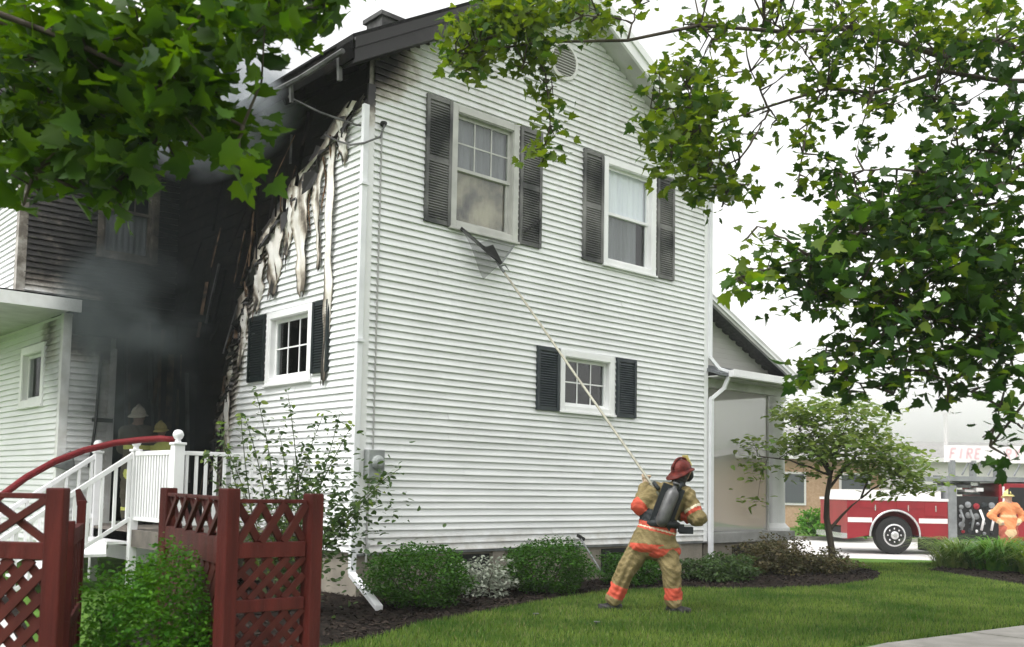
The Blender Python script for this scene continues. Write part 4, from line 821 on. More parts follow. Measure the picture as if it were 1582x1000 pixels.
# ------------------------------------------------------------------ pole, torn screen, tool
hand = at(1001, 740, 11.48); tip = np.array([2.18, -.14, 4.50])
pp = thing('pike_pole', 'long pale fire pole reaching from the firefighter to the torn window screen', 'pole', hand)
bd = nrm(hand-tip); MB().tube([tip, hand, hand+bd*.25], .0155, 8).build('shaft', mat('pale_pole', (.36, .35, .28), .5, (.26, .25, .20), 6, 4), pp, smooth=True)
MB().tube([tip+bd*.12, tip-bd*.10, tip-bd*.22], [.02, .018, .004], 8).tube([tip-bd*.03, tip-bd*.05+np.array([.09, -.02, .02]), tip+bd*.03+np.array([.12, -.03, -.02])], [.014, .011, .004], 6).build('hook', GREY, pp, smooth=True)
scn = thing('window_screen', 'torn black mesh screen and bent frame hanging below the tan-blind window', 'screen', (1.9, -.12, 4.9))
V = []; Fc = []; n = 8; A, B_, C_, D_ = np.array([1.46, -.12, 4.93]), np.array([2.12, -.22, 4.54]), np.array([1.80, -.24, 4.26]), np.array([2.46, -.10, 4.88])
for i in range(n+1):
    for j in range(n+1-i):
        a_, b2 = i/n, j/n; p = A*(1-a_-b2)+B_*a_+C_*b2+np.array([0, -.03*math.sin(a_*6+b2*5), .0]); V.append(p)
idx = {}; c = 0
for i in range(n+1):
    for j in range(n+1-i): idx[i, j] = c; c += 1
for i in range(n):
    for j in range(n-i):
        Fc.append((idx[i, j], idx[i+1, j], idx[i, j+1]))
        if i+j < n-1: Fc.append((idx[i+1, j], idx[i+1, j+1], idx[i, j+1]))
raw('mesh', V, Fc, screen_mat('black_mesh', (.10, .105, .10), .55), scn); raw('mesh', [A+np.array([.3, -.01, -.15]), B_, D_, D_*.6+A*.4], [(0, 1, 2, 3)], MAT['black_mesh'], scn)
MB().bar(A, B_, .02, .045).build('frame_bar', BLACKM, scn); MB().bar(B_, D_, .012, .022).build('frame_bar', GREY, scn); MB().add([B_*.55+A*.45, B_*.72+A*.28+np.array([.03, -.02, .13]), B_+np.array([0, -.01, .02]), B_*.6+A*.4+np.array([0, -.02, -.06])], [(0, 1, 2, 3)]).build('torn_flap', BLACKM, scn)
MB().bar((2.66, -.1, 5.12), (2.98, -.1, 5.36), .015, .03).build('frame_bar', BLACKM, scn)
tl = thing('hand_tool', 'dark T-headed tool leaning on the foundation beside the second boxwood', 'tool', (3.9, -.5, 0))
t0, t1 = hit(932, 888, 1, -.55), hit(897, 832, 1, -.12); t0[2] = max(.03, t0[2]); MB().tube([t0, t1], .014, 6).build('handle', GREY, tl); MB().bar(t1+np.array([-.07, 0, .05]), t1+np.array([.08, 0, -.02]), .03, .05).build('head', BLACKM, tl, bevel=.006)
# ------------------------------------------------------------------ people: one continuous surface from blended tapered capsules
def cap_d(P, a, b, ra, rb):
    ba = b-a; L2 = max(ba@ba, 1e-9); t = np.clip(((P-a)@ba)/L2, 0, 1); return np.linalg.norm(P-a-t[..., None]*ba, axis=-1)-(ra+(rb-ra)*t), t
def surface(prims, h, k):
    lo = np.min([np.minimum(p[0], p[1])-max(p[2], p[3])*p[5].max() for p in prims], 0)-3*h; hi = np.max([np.maximum(p[0], p[1])+max(p[2], p[3])*p[5].max() for p in prims], 0)+3*h
    N = np.ceil((hi-lo)/h).astype(int)+1; gx = [lo[i]+h*np.arange(N[i]) for i in range(3)]; P = np.stack(np.meshgrid(*gx, indexing='ij'), -1); acc = np.zeros(P.shape[:3])
    def ev(P):
        e = 0
        for (a, b, ra, rb, mt, sc_) in prims:
            c = (a+b)/2; d, _ = cap_d((P-c)/sc_+c, (a-c)/sc_+c, (b-c)/sc_+c, ra, rb); e = e+np.exp(-np.clip(d, -.5, 1.5)/k)
        return -k*np.log(e+1e-30)
    Fv = ev(P)
    # gentle cloth folds
    Fv += .010*np.sin(P[..., 2]*34+7*np.sin(P[..., 0]*9)+5*np.sin(P[..., 1]*8))*np.sin(P[..., 0]*15+P[..., 1]*19)+.004*np.sin(P[..., 2]*85+P[..., 0]*40+4*np.sin(P[..., 1]*30))
    S = Fv < 0; n = np.array(S.shape)-1; cnt = np.zeros(n); pos = np.zeros((*n, 3))
    C = [(i, j, l) for i in (0, 1) for j in (0, 1) for l in (0, 1)]
    sl = lambda c: tuple(slice(c[i], c[i]+n[i]) for i in range(3))
    for c0 in C:
        for ax in range(3):
            if c0[ax]: continue
            c1 = list(c0); c1[ax] = 1; f0, f1 = Fv[sl(c0)], Fv[sl(c1)]; cr = (f0 < 0) != (f1 < 0); t = np.where(cr, f0/(f0-f1+1e-12), 0)
            for i in range(3): pos[..., i] += cr*(c0[i]+(t if i == ax else 0))
            cnt += cr
    act = cnt > 0; ids = -np.ones(n, int); ids[act] = np.arange(act.sum()); idx = np.argwhere(act); V = lo+h*(idx+pos[act]/cnt[act][:, None]); Q = []
    for ax in range(3):
        o1, o2 = (ax+1) % 3, (ax+2) % 3; a = [slice(1, -1)]*3; a[ax] = slice(0, -1); b = [slice(1, -1)]*3; b[ax] = slice(1, None)
        s0, s1 = S[tuple(a)], S[tuple(b)]; e = np.argwhere(s0 != s1); inn = s0[s0 != s1]; base = e.copy(); base[:, o1] += 1; base[:, o2] += 1
        def cell(d1, d2): q = base.copy(); q[:, o1] -= d1; q[:, o2] -= d2; return ids[q[:, 0], q[:, 1], q[:, 2]]
        q = np.stack([cell(1, 1), cell(0, 1), cell(0, 0), cell(1, 0)], 1); q[~inn] = q[~inn][:, ::-1]; Q.append(q)
    Q = np.concatenate(Q); Q = Q[(Q >= 0).all(1)]
    return V, Q
def body(name, root, prims, mats, xf, h=.016, k=.02):
    pr = [(np.array(a, float), np.array(b, float), ra, rb, mt, np.array(sc_ if len(rest := ()) == 0 else sc_, float)) for (a, b, ra, rb, mt, sc_) in prims]
    V, Q = surface(pr, h, k); C = V[Q].mean(1); best = np.full(len(C), 1e9); mi = np.zeros(len(C), int)
    for (a, b, ra, rb, mt, sc_) in pr:
        c = (a+b)/2; d, t = cap_d((C-c)/sc_+c, (a-c)/sc_+c, (b-c)/sc_+c, ra, rb); m_ = np.full(len(C), mt[-1][1])
        for tt, mm in reversed(mt[:-1] if len(mt) > 1 else []): m_ = np.where(t < tt, mm, m_)
        w = d < best; best = np.where(w, d, best); mi = np.where(w, m_, mi)
    return raw(name, xf(V), Q, None, root, True, None, None, mats, mi)
TAN = mat('turnout_tan', (.27, .215, .105), .85, (.15, .115, .05), 7, 6, (.3, .7), bump=.5, bscale=50, spec=0.16)
CORAL = mat('reflective_coral', (.58, .10, .06), .6, (.44, .075, .045), 8, 5, bump=.4, bscale=40, spec=0.16)
LIMEY = mat('reflective_lime', (.75, .78, .20), .6)
BOOT = mat('boot_black', (.015, .014, .013), .6); SKIN = mat('skin', (.45, .27, .19), .6); HOOD = mat('flash_hood', (.03, .028, .026), .9)
GLOVE = mat('glove_tan', (.45, .34, .24), .8); HELR = mat('helmet_red', (.06, .008, .007), .55, (.14, .022, .015), 14, 4, spec=.2); TANK = mat('tank_grey', (.06, .06, .062), .4, (.13, .13, .13), 8, 4, metal=.3); STRAP = mat('strap_dark', (.012, .016, .018), .7)
ORNG = mat('turnout_orange', (.72, .28, .12), .85, (.60, .21, .085), 6, 5); HELY = mat('helmet_yellow', (.66, .56, .20), .4); HELT = mat('helmet_tan', (.62, .58, .48), .5); DKY = mat('dark_turnout', (.05, .05, .04), .85)
one = (1, 1, 1)
def M1(i): return [(1.1, i)]
def xform(o, xa, ya): o = np.asarray(o, float); xa = np.asarray(xa, float); ya = np.asarray(ya, float); return lambda V: o+np.asarray(V)[..., 0:1]*xa+np.asarray(V)[..., 1:2]*ya+np.asarray(V)[..., 2:3]*np.array([0, 0, 1.])
CR, CF = np.array([math.cos(YAW), -math.sin(YAW), 0]), np.array([math.sin(YAW), math.cos(YAW), 0])
def helmet(root, c, r, face, xf, m, shield=None, tilt=0.):
    """fire helmet: ridged dome, brim longer at the back, front shield, earflaps. c centre, face = unit heading in local xy"""
    c = np.asarray(c, float); f = nrm(np.array([face[0], face[1], 0])); s_ = np.cross((0, 0, 1.), f); up = nrm(np.array([0, 0, 1.])-f*tilt); f = nrm(np.cross(s_, up)); V = []; Fc = []; n = 24
    for i in range(9):
        ph = i/8*math.pi/2
        for k in range(n):
            th = 2*math.pi*k/n; rr = r*math.cos(ph)*(1+.05*math.cos(8*th)*math.sin(2*ph)); V.append(c+(f*math.cos(th)*1.14+s_*math.sin(th)*.92)*rr+up*r*1.02*math.sin(ph))
    for i in range(8):
        for k in range(n): a = i*n+k; b = i*n+(k+1) % n; Fc.append((a, b, b+n, a+n))
    o = raw('helmet', xf(np.array(V)), Fc, m, root, True); V = []; Fc = []
    for k in range(n):
        th = 2*math.pi*k/n; back = max(0, -math.cos(th)); ex = r*(.28+.42*back*back); d = f*math.cos(th)*1.14+s_*math.sin(th)*.92
        V += [c+d*r*.97, c+d*(r+ex)-up*(.018+.05*back), c+d*(r+ex)-up*(.030+.05*back), c+d*r*.95-up*.02]
    for k in range(n):
        a = k*4; b = ((k+1) % n)*4
        for j in range(4): Fc.append((a+j, a+(j+1) % 4, b+(j+1) % 4, b+j))
    raw('brim', xf(np.array(V)), Fc, m, o, True)
    w = .055; p = c+f*r*1.15+up*.02; raw('front_shield', xf(np.array([p-s_*w, p+s_*w, p+s_*w*.7+up*.13-f*.03, p-s_*w*.7+up*.13-f*.03, p-s_*w-f*.015, p+s_*w-f*.015, p+s_*w*.7+up*.13-f*.045, p-s_*w*.7+up*.13-f*.045])), [(0, 1, 2, 3), (7, 6, 5, 4), (0, 4, 5, 1), (1, 5, 6, 2), (2, 6, 7, 3), (3, 7, 4, 0)], shield or BLACKM, o)
    rd = [c+f*r*1.16*math.cos(t)+up*(r*1.06*math.sin(t)+.012) for t in np.linspace(.15, math.pi-.15, 12)]; t_ = MB().tube(rd, .014, 6); raw('crest', xf(np.array(t_.v)), t_.f, m, o, True)
    return o
def hand_prims(w, dirf, side, curl, r=.0105):
    """palm and five unequal fingers curling round something: returns prims; w wrist, dirf towards the fingers, side thumb side, curl the way fingertips bend"""
    w = np.asarray(w, float); dirf = nrm(dirf); side = nrm(side-dirf*(np.dot(side, dirf))); curl = nrm(curl); out = [(w, w+dirf*.07, .034, .036, M1(0), one), (w+dirf*.05+side*.02, w+dirf*.085-side*.02, .024, .024, M1(0), one)]
    for i, (o, L) in enumerate(((.034, .062), (.012, .072), (-.011, .066), (-.033, .052))):
        k0 = w+dirf*.09+side*o; k1 = k0+nrm(dirf*.6+curl*.7)*L*.55; k2 = k1+nrm(curl*.9-dirf*.45)*L*.5; k3 = k2+nrm(curl*.1-dirf*.9)*L*.3; out += [(k0, k1, r*1.2, r*1.1, M1(0), one), (k1, k2, r*1.1, r, M1(0), one), (k2, k3, r, r*.85, M1(0), one)]
    t0 = w+dirf*.025+side*.035; t1 = t0+nrm(side*.7+dirf*.5+curl*.4)*.038; t2 = t1+nrm(dirf*.5+curl*.9-side*.3)*.032; return out+[(t0, t1, r*1.4, r*1.2, M1(0), one), (t1, t2, r*1.2, r, M1(0), one)]
def glove(root, prims, xf, m): return body('glove', root, prims, [m], xf, .0065, .006)
def boot(root, ank, toe, xf, m=BOOT):
    a = np.array(ank, float); t = np.array(toe, float); d = nrm(t-a); heel = a-d*.06
    return body('boot', root, [((a[0], a[1], .16), (a[0], a[1], .06), .062, .058, M1(0), one), ((heel[0], heel[1], .05), (t[0], t[1], .045), .050, .046, M1(0), one), ((heel[0], heel[1], .018), (t[0], t[1], .018), .034, .036, M1(0), (1, 1, .6))], [m], xf, .012, .012)
# --- firefighter with the pole
o1 = gz(1010, 948); o1[2] = 0
x1 = xform(o1, CR, CF)
p1 = thing('person', 'firefighter in tan turnout gear with coral bands and air tank, holding a long pole', 'person', o1)
B1 = [((-.445, .15, .15), (-.30, .11, .50), .098, .108, [(.05, 0), (.44, 1), (1.1, 0)], one), ((-.30, .11, .50), (-.08, .06, .86), .112, .140, M1(0), one),     # rear leg: cuff, calf, thigh
      ((.225, -.03, .15), (.19, -.04, .52), .098, .106, [(.05, 0), (.42, 1), (1.1, 0)], one), ((.19, -.04, .52), (.10, .03, .86), .112, .140, M1(0), one),
      ((-.04, .05, .90), (.10, .05, .90), .150, .150, M1(0), (1, .9, 1)),
      ((-.04, .05, .76), (-.02, .05, .80), .236, .240, [(.9, 1), (1.1, 0)], (1.0, .82, .35)), ((.08, .05, .70), (.075, .05, .76), .225, .232, [(.9, 1), (1.1, 0)], (1., .82, .35)),  # flared coat hem
      ((.00, .05, .84), (.05, .05, 1.03), .232, .205, [(.50, 0), (.62, 1), (.70, 5), (.95, 1), (1.1, 2)], (1.04, .82, 1)),                                                # coat skirt with band
      ((.055, .05, 1.06), (.19, .07, 1.34), .180, .178, [(.26, 2), (1.1, 0)], (1.08, .82, 1)),                                           # torso
      ((.04, .07, 1.40), (.36, .06, 1.35), .108, .110, M1(0), one),                                                                          # shoulders
      ((.19, .07, 1.36), (.29, .07, 1.50), .10, .075, M1(3), one),                                                                           # neck in hood
      ((.30, .08, 1.56), (.325, .10, 1.66), .085, .092, M1(3), one),                                                                         # head in hood
      ((.36, .13, 1.585), (.385, .145, 1.64), .058, .066, M1(4), one), ((.42, .16, 1.605), (.435, .165, 1.60), .016, .018, M1(4), one),      # face, nose, pointing right
      ((.03, .06, 1.40), (-.165, .06, 1.23), .104, .092, [(.80, 0), (1.1, 1)], one), ((-.165, .06, 1.23), (-.085, .29, 1.45), .090, .064, [(.22, 1), (1.1, 0)], one),   # left arm to the pole
      ((.37, .05, 1.36), (.50, -.03, 1.10), .104, .090, [(.52, 0), (.62, 5), (.76, 1), (1.1, 0)], one), ((.50, -.03, 1.10), (.30, .24, 1.14), .088, .064, [(.3, 0), (.6, 1), (1.1, 0)], one)]
body('body', p1, B1, [TAN, CORAL, STRAP, HOOD, SKIN, mat('silver_tape', (.62, .55, .40), .5)], x1, .0115, .013)
wl = np.array([-.08, .30, 1.475]); glove(p1, hand_prims(wl, np.array([.02, .05, .09]), np.array([1., .1, 0]), np.array([.1, -.6, .3])), x1, GLOVE); glove(p1, hand_prims(np.array([.30, .25, 1.14]), np.array([-.6, .5, .1]), np.array([0, 0, 1.]), np.array([-.3, -.6, .0])), x1, GLOVE)
boot(p1, (-.45, .16, 0), (-.58, .20, 0), x1); boot(p1, (.235, -.03, 0), (.36, -.12, 0), x1)
helmet(p1, (.325, .10, 1.665), .118, (.8, .6), x1, HELR, HELY, .25)
tk = MB().lathe((0, 0, 0), [(.02, -.27), (.06, -.25), (.085, -.20), (.088, .16), (.07, .22), (.035, .25), (.03, .30), (.045, .30), (.045, .33)], 18, nrm((.16, .05, .40)))
tb2 = np.array(tk.v)*.9+np.array([.125, -.155, 1.23]); raw('air_tank', x1(tb2), tk.f, TANK, p1, True)
pk = MB().box(-.13, .13, -.02, .03, -.26, .24); th = .36; pv = np.array(pk.v); pv = np.stack([pv[:, 0]*math.cos(th)+pv[:, 2]*math.sin(th), pv[:, 1], -pv[:, 0]*math.sin(th)+pv[:, 2]*math.cos(th)], 1)+np.array([.13, -.085, 1.24]); raw('pack_frame', x1(pv), pk.f, STRAP, p1)
for pts, r in (([(.03, -.10, 1.43), (-.01, -.02, 1.50), (.02, .14, 1.46), (.08, .24, 1.30)], .024), ([(.26, -.10, 1.42), (.31, -.03, 1.50), (.33, .12, 1.44), (.30, .24, 1.28)], .024), ([(-.13, .02, 1.03), (-.02, -.12, 1.04), (.12, -.14, 1.03), (.25, -.05, 1.02), (.28, .08, 1.01)], .042)):
    t_ = MB().tube(pts, r, 7); raw('strap', x1(np.array(t_.v)), t_.f, STRAP, p1, True)
rg = MB().box(.29, .44, -.06, .03, .92, 1.00).box(.27, .33, -.09, .0, .94, 1.03); raw('regulator', x1(np.array(rg.v)), rg.f, STRAP, p1)
mk = MB().lathe((.40, .15, 1.60), [(.075, 0), (.07, .04), (.04, .07)], 12, (.8, .5, -.2)); raw('visor', x1(np.array(mk.v)), mk.f, BLACKM, p1, True)
# --- generic standing firefighter
def standing(label, o, xa, ya, coat, bandm, hel, pose, height=1.76, face=(0, -1), legs=None):
    xf0 = xform(o, np.asarray(xa)*height/1.76, np.asarray(ya)*height/1.76); xf = lambda V: xf0(np.asarray(V)*np.array([1, 1, height/1.76]))
    r = thing('person', label, 'person', o); b = 1
    P = [((-.11, 0, .14), (-.10, -.01, .48), .085, .10, [(.2, 3), (.35, 1), (1.1, 3)], one), ((-.10, -.01, .48), (-.085, 0, .86), .105, .13, M1(3), one), ((.11, 0, .14), (.10, -.01, .48), .085, .10, [(.2, 3), (.35, 1), (1.1, 3)], one), ((.10, -.01, .48), (.085, 0, .86), .105, .13, M1(3), one),
         ((0, 0, .76), (0, 0, 1.02), .20, .18, [(.25, 1), (1.1, 0)], (1.05, .78, 1)), ((0, 0, 1.02), (0, 0, 1.32), .18, .175, [(.35, 0), (.55, 1), (1.1, 0)], (1.08, .76, 1)), ((-.15, 0, 1.38), (.15, 0, 1.38), .105, .105, M1(0), one), ((0, 0, 1.42), (0, face[1]*.02, 1.54), .07, .06, M1(2), one),
         ((0, face[1]*.015, 1.58), (0, face[1]*.02, 1.66), .078, .088, M1(2), one), ((0, face[1]*.09, 1.60), (0, face[1]*.105, 1.59), .014, .017, M1(2), one)]
    for s_ in (-1, 1):
        el = np.array(pose['elbow'])*np.array([s_, 1, 1]); ha = np.array(pose['hand'])*np.array([s_, 1, 1]); P += [((.19*s_, 0, 1.37), el, .09, .08, M1(0), one), (el, ha, .08, .06, [(.7, 0), (1.1, 1)], one)]
        d = nrm(ha-el); glove(r, hand_prims(ha, d, np.array([0, -1., .2]), np.array([-.4*s_, .3, -.3])), xf, GLOVE)
        boot(r, (.11*s_, 0, 0), (.14*s_, face[1]*.16, 0), xf)
    body('body', r, P, [coat, bandm, SKIN, legs or coat], xf, .016, .016); helmet(r, (0, face[1]*.01, 1.665), .115, (0, face[1]), xf, hel); return r
o2 = at(1543, 0, 25.0); o2[2] = -.2
standing('firefighter in orange coat with hands on hips beside the truck pump panel', o2, CR, CF, ORNG, mat('band_pale', (.62, .45, .25), .6), HELY, {'elbow': (.40, .05, 1.16), 'hand': (.22, -.04, 1.0)}, legs=mat('rust_trousers', (.40, .10, .06), .85, (.28, .07, .045), 6, 5))
o3 = at(214, 640, 14.5); o3[2] = DZ
standing('firefighter in a tan helmet seen from behind in the smoky entrance', o3, CR, CF, mat('smoky_tan', (.10, .09, .065), .85), LIMEY, HELT, {'elbow': (.26, .12, 1.14), 'hand': (.20, .30, 1.10)}, 1.72, (0, 1))
o4 = at(249, 640, 14.6); o4[2] = DZ
p4 = standing('firefighter in a dark coat with broad lime bands crouching at the entrance', o4, CR, CF, LIMEY, DKY, HELY, {'elbow': (.28, .05, 1.12), 'hand': (.16, .25, 1.02)}, 1.50, (0, 1))
# ------------------------------------------------------------------ fire truck
T0 = np.array([18.98, 2.59, -.2]); TF = frame(T0, (.744, -.668, 0), (-.668, -.744, 0))
ft = thing('fire_truck', 'red fire truck with white side stripe parked on the street', 'fire truck', T0)
TRED = mat('truck_red', (.25, .014, .022), .35, (.20, .012, .018), 2, 3, spec=.4); TWH = mat('truck_white', (.70, .68, .67), .4); CHRM = mat('chrome', (.62, .62, .62), .25, metal=.9); PANEL = mat('pump_steel', (.30, .31, .32), .35, (.22, .23, .24), 5, 3, metal=.6)
bdm = MB()
def arch(a0, a1, r, z0, z1, c0, c1, n=14):
    """side panel with a round wheel cut-out"""
    s = MB(); xs = [a0]+[r*math.cos(t) for t in np.linspace(math.pi, 0, n)]+[a1]; zz = [z0]+[.52+r*math.sin(t) for t in np.linspace(math.pi, 0, n)]+[z0]; zz = [max(z, z0) for z in zz]
    V = []; 
    for x, z in zip(xs, zz):
        for c in (c0, c1): V += [TF(x, z, c), TF(x, z1, c)]
    F_ = []
    for i in range(len(xs)-1): k = i*4; F_ += [(k+2, k+6, k+7, k+3), (k, k+1, k+5, k+4), (k+2, k, k+4, k+6), (k+1, k+3, k+7, k+5)]
    m = len(xs)-1; F_ += [(0, 2, 3, 1), (m*4, m*4+1, m*4+3, m*4+2)]
    return s.add(V, F_)
tbd = arch(-1.30, 1.45, .66, .40, 1.46, -.5, .0).build('body', TRED, ft)
MB().fbox(TF, -1.30, 1.45, .75, 1.46, -2.3, -.501).build('far_body', TRED, ft); MB().fbox(TF, -1.32, 1.47, 1.461, 1.53, -2.32, .02).build('top_rail', TWH, ft)
for a0, a1, z0, z1 in ((-1.28, -.62, .86, .99), (.66, 1.44, .86, .99)): MB().fbox(TF, a0, a1, z0, z1, .001, .006).build('stripe', TWH, ft)
arcp = [TF(.68*math.cos(t), .52+.68*math.sin(t), .015) for t in np.linspace(math.pi*1.02, -.02*math.pi, 18)]; MB().tube(arcp, .035, 6).build('wheel_arch_trim', CHRM, ft, smooth=True)
for a0, a1 in ((-.95, -.45), (.05, .80), (.82, 1.42)): MB().fbox(TF, a0, a1, 1.05+(.20 if a0 < .1 else 0), 1.42, .001, .012).build('locker_door', TRED, ft, bevel=.01)
for a in (-.55, .35, 1.1): MB().fbox(TF, a, a+.03, 1.18, 1.34, .012, .03).build('door_handle', CHRM, ft)
def wheel(a):
    w = MB().lathe(TF(a, .52, -.32), [(.40, 0), (.50, .02), (.52, .06), (.52, .22), (.50, .27), (.42, .29), (.30, .285)], 28, (-.668, -.744, 0)).build('tyre', BLACKM, ft, smooth=False)
    MB().lathe(TF(a, .52, -.05), [(.30, 0), (.31, .03), (.27, .04), (.24, -.02), (.12, -.01), (.11, .06), (.06, .08), (.02, .08)], 24, (-.668, -.744, 0)).build('rim', CHRM, w)
    for k in range(8): t = k*math.pi/4; MB().lathe(TF(a+.18*math.cos(t), .52+.18*math.sin(t), -.07), [(.025, 0), (.025, .05), (.01, .06)], 8, (-.668, -.744, 0)).build('wheel_nut', CHRM, w)
wheel(0.0); wheel(4.6)
MB().fbox(TF, -1.2, 6.4, .45, .70, -2.1, -.52).build('chassis', BLACKM, ft); MB().fbox(TF, .95, 1.35, .10, .42, -.8, -.3).build('mud_flap', BLACKM, ft); MB().fbox(TF, -1.45, -1.30, .42, .56, -2.2, .0).build('rear_bumper', CHRM, ft)
MB().fbox(TF, 1.46, 1.70, .42, 1.9, -2.2, .0).build('corner_panel', PANEL, ft); pmp = MB().fbox(TF, 1.71, 2.86, .42, 1.62, -2.2, -.06).build('pump_panel', BLACKM, ft)
for i in range(5):
    for j in range(4):
        rr = random.choice((.045, .06, .085)); MB().lathe(TF(1.86+i*.2+random.uniform(-.04, .04), .62+j*.25+random.uniform(-.05, .05), -.06), [(rr, 0), (rr, .03), (.02, .05)], 12, (-.668, -.744, 0)).build('gauge', random.choice((CHRM, PANEL, PANEL, STRAP, GREY, TRED)), pmp)
MB().fbox(TF, 1.45, 6.2, .34, .41, -2.2, .04).build('running_board', CHRM, ft); cabp = MB().fbox(TF, 2.87, 5.9, .42, 2.0, -2.25, .0).build('cab', TRED, ft, bevel=.04)
for a0, a1 in ((3.15, 3.95), (4.15, 5.1)): MB().fbox(TF, a0, a1, 1.25, 1.88, .001, .012).build('cab_window', DARK, cabp)
MB().fbox(TF, 2.95, 3.0, .6, 1.9, .001, .02).build('grab_rail', TWH, cabp)
MB().fbox(TF, 1.50, 6.0, 2.03, 2.16, -2.2, .02).build('ladder_bed', PANEL, ft); bdp = MB().fbox(TF, 1.50, 6.0, 2.55, 3.02, -.3, -.2).build('ladder_board', TWH, ft)
for a in (1.62, 2.2, 2.86, 4.2, 5.6): MB().fbox(TF, a, a+.10, 2.161, 2.60, -.32, -.1).build('ladder_strut', PANEL, ft)
for k in range(12): MB().bar(TF(1.6+k*.36, 2.2, -.24), TF(1.78+k*.36, 2.54, -.24), .04, .04).build('ladder_lattice', PANEL, ft)
for k in range(12):
    a0 = 1.72+random.uniform(0, 1.0); z0 = 1.63+random.uniform(0, .3); MB().fbox(TF, a0, a0+random.uniform(.08, .4), z0, z0+random.uniform(.06, .12)+.02*k*.3, -.5-.1*k, -.10-.1*k).build('equipment', random.choice((PANEL, TWH, GREY, CHRM)), ft)
for k in range(4): MB().tube([TF(1.8+k*.27, 1.25, -.02), TF(1.84+k*.27, 1.0, .10), TF(1.80+k*.27, .7, .04)], .035, 6).build('discharge_hose', random.choice((GREY, STRAP, TWH)), ft, smooth=True)
MB().fbox(TF, -1.2, 1.4, 1.531, 1.75, -2.0, -.3).build('hose_bed', TWH, ft)
# red slanted lettering on the ladder board (strokes; only its outline can be read in the photograph)
LT = {'F': [((0, 0), (0, 1)), ((0, 1), (.6, 1)), ((0, .52), (.45, .52))], 'I': [((.25, 0), (.25, 1))], 'R': [((0, 0), (0, 1)), ((0, 1), (.55, .95)), ((.55, .95), (.55, .55)), ((.55, .55), (0, .5)), ((.2, .5), (.6, 0))], 'E': [((0, 0), (0, 1)), ((0, 1), (.55, 1)), ((0, .5), (.45, .5)), ((0, 0), (.55, 0))], 'Y': [((0, 1), (.3, .5)), ((.6, 1), (.3, .5)), ((.3, .5), (.3, 0))]}
def text(s_, a, z, hgt, m):
    for ch in s_:
        g = MB()
        for (p, q) in LT[ch]: g.bar(TF(a+(p[0]+p[1]*.2)*hgt*.8, z+p[1]*hgt, -.196), TF(a+(q[0]+q[1]*.2)*hgt*.8, z+q[1]*hgt, -.196), .006, .05, up=np.cross((-.668, -.744, 0), nrm(TF(q[0], q[1], 0)-TF(p[0], p[1], 0))))
        g.build('letter', m, bdp); a += hgt*.85
LETR = mat('letter_red', (.66, .46, .48), .5); text('FIRE', 1.62, 2.66, .27, LETR); text('RY', 3.15, 2.66, .27, LETR)
# ------------------------------------------------------------------ houses and trees across the street
def far_house(label, u0, u1, d, wallz, ridgez, depth, wm, rm, wins, zb=-.12, hip=True):
    a = at(u0, 0, d)[:2]; b = at(u1, 0, d)[:2]; a = np.append(a, zb); b = np.append(b, zb); L = np.linalg.norm(b-a); h = (b-a)/L; nn = np.array([-CF[0], -CF[1], 0]); fr = frame(a, h, nn); r = thing('house', label, 'house', a)
    MB().fbox(fr, 0, L, 0, wallz, -depth, 0).build('wall', wm, r)
    o = .5; ri = depth/2 if hip else -o
    V = [fr(-o, wallz-.05, o), fr(L+o, wallz-.05, o), fr(L+o, wallz-.05, -depth-o), fr(-o, wallz-.05, -depth-o), fr(ri, ridgez, -depth/2), fr(L-ri, ridgez, -depth/2)]
    MB().add(V, [(0, 1, 5, 4), (2, 3, 4, 5), (1, 2, 5), (3, 0, 4), (3, 2, 1, 0)]).build('roof', rm, r); MB().fbox(fr, -o, L+o, wallz-.22, wallz-.051, o-.02, o+.08).build('fascia', TWH, r)
    for (x0, x1, z0, z1, fm) in wins:
        w = MB().fbox(fr, x0-.1, x1+.1, z0-.1, z1+.1, .001, .06).build('window', TWH, r); MB().fbox(fr, x0, x1, z0, z1, .061, .08).build('pane', fm, w)
    return r
TANB = mat('tan_brick', (.50, .34, .23), .9, (.42, .27, .17), 10, 4); ROOFL = mat('pale_roof', (.36, .35, .34), .9, (.28, .27, .26), 6, 4); GL2 = mat('far_glass', (.10, .11, .12), .2)
far_house('low orange-tan brick house across the street with a pale hip roof', 1150, 1450, 46, 3.3, 5.4, 9, TANB, ROOFL, [(1.5, 2.7, 1.1, 2.4, GL2), (4.4, 5.6, 1.1, 2.4, GL2), (7.0, 8.0, 1.2, 2.4, GL2)])
far_house('white garage with two small high windows behind the fire truck', 1418, 1640, 41, 3.1, 3.9, 7, TWH, ROOFL, [(.35, .75, 2.05, 2.35, GL2), (.95, 1.35, 2.05, 2.35, GL2)], hip=False)
pl = at(1452, 0, 44); pl[2] = -.12; ph_ = thing('utility_pole', 'pale street lamp post rising behind the white garage', 'lamp post', pl); MB().tube([pl, pl+np.array([0, 0, 5.2])], [.12, .09], 8).build('shaft', TWH, ph_); MB().box(pl[0]-.5, pl[0]+.5, pl[1]-.15, pl[1]+.15, 5.0, 5.25).build('lamp_head', TWH, ph_)
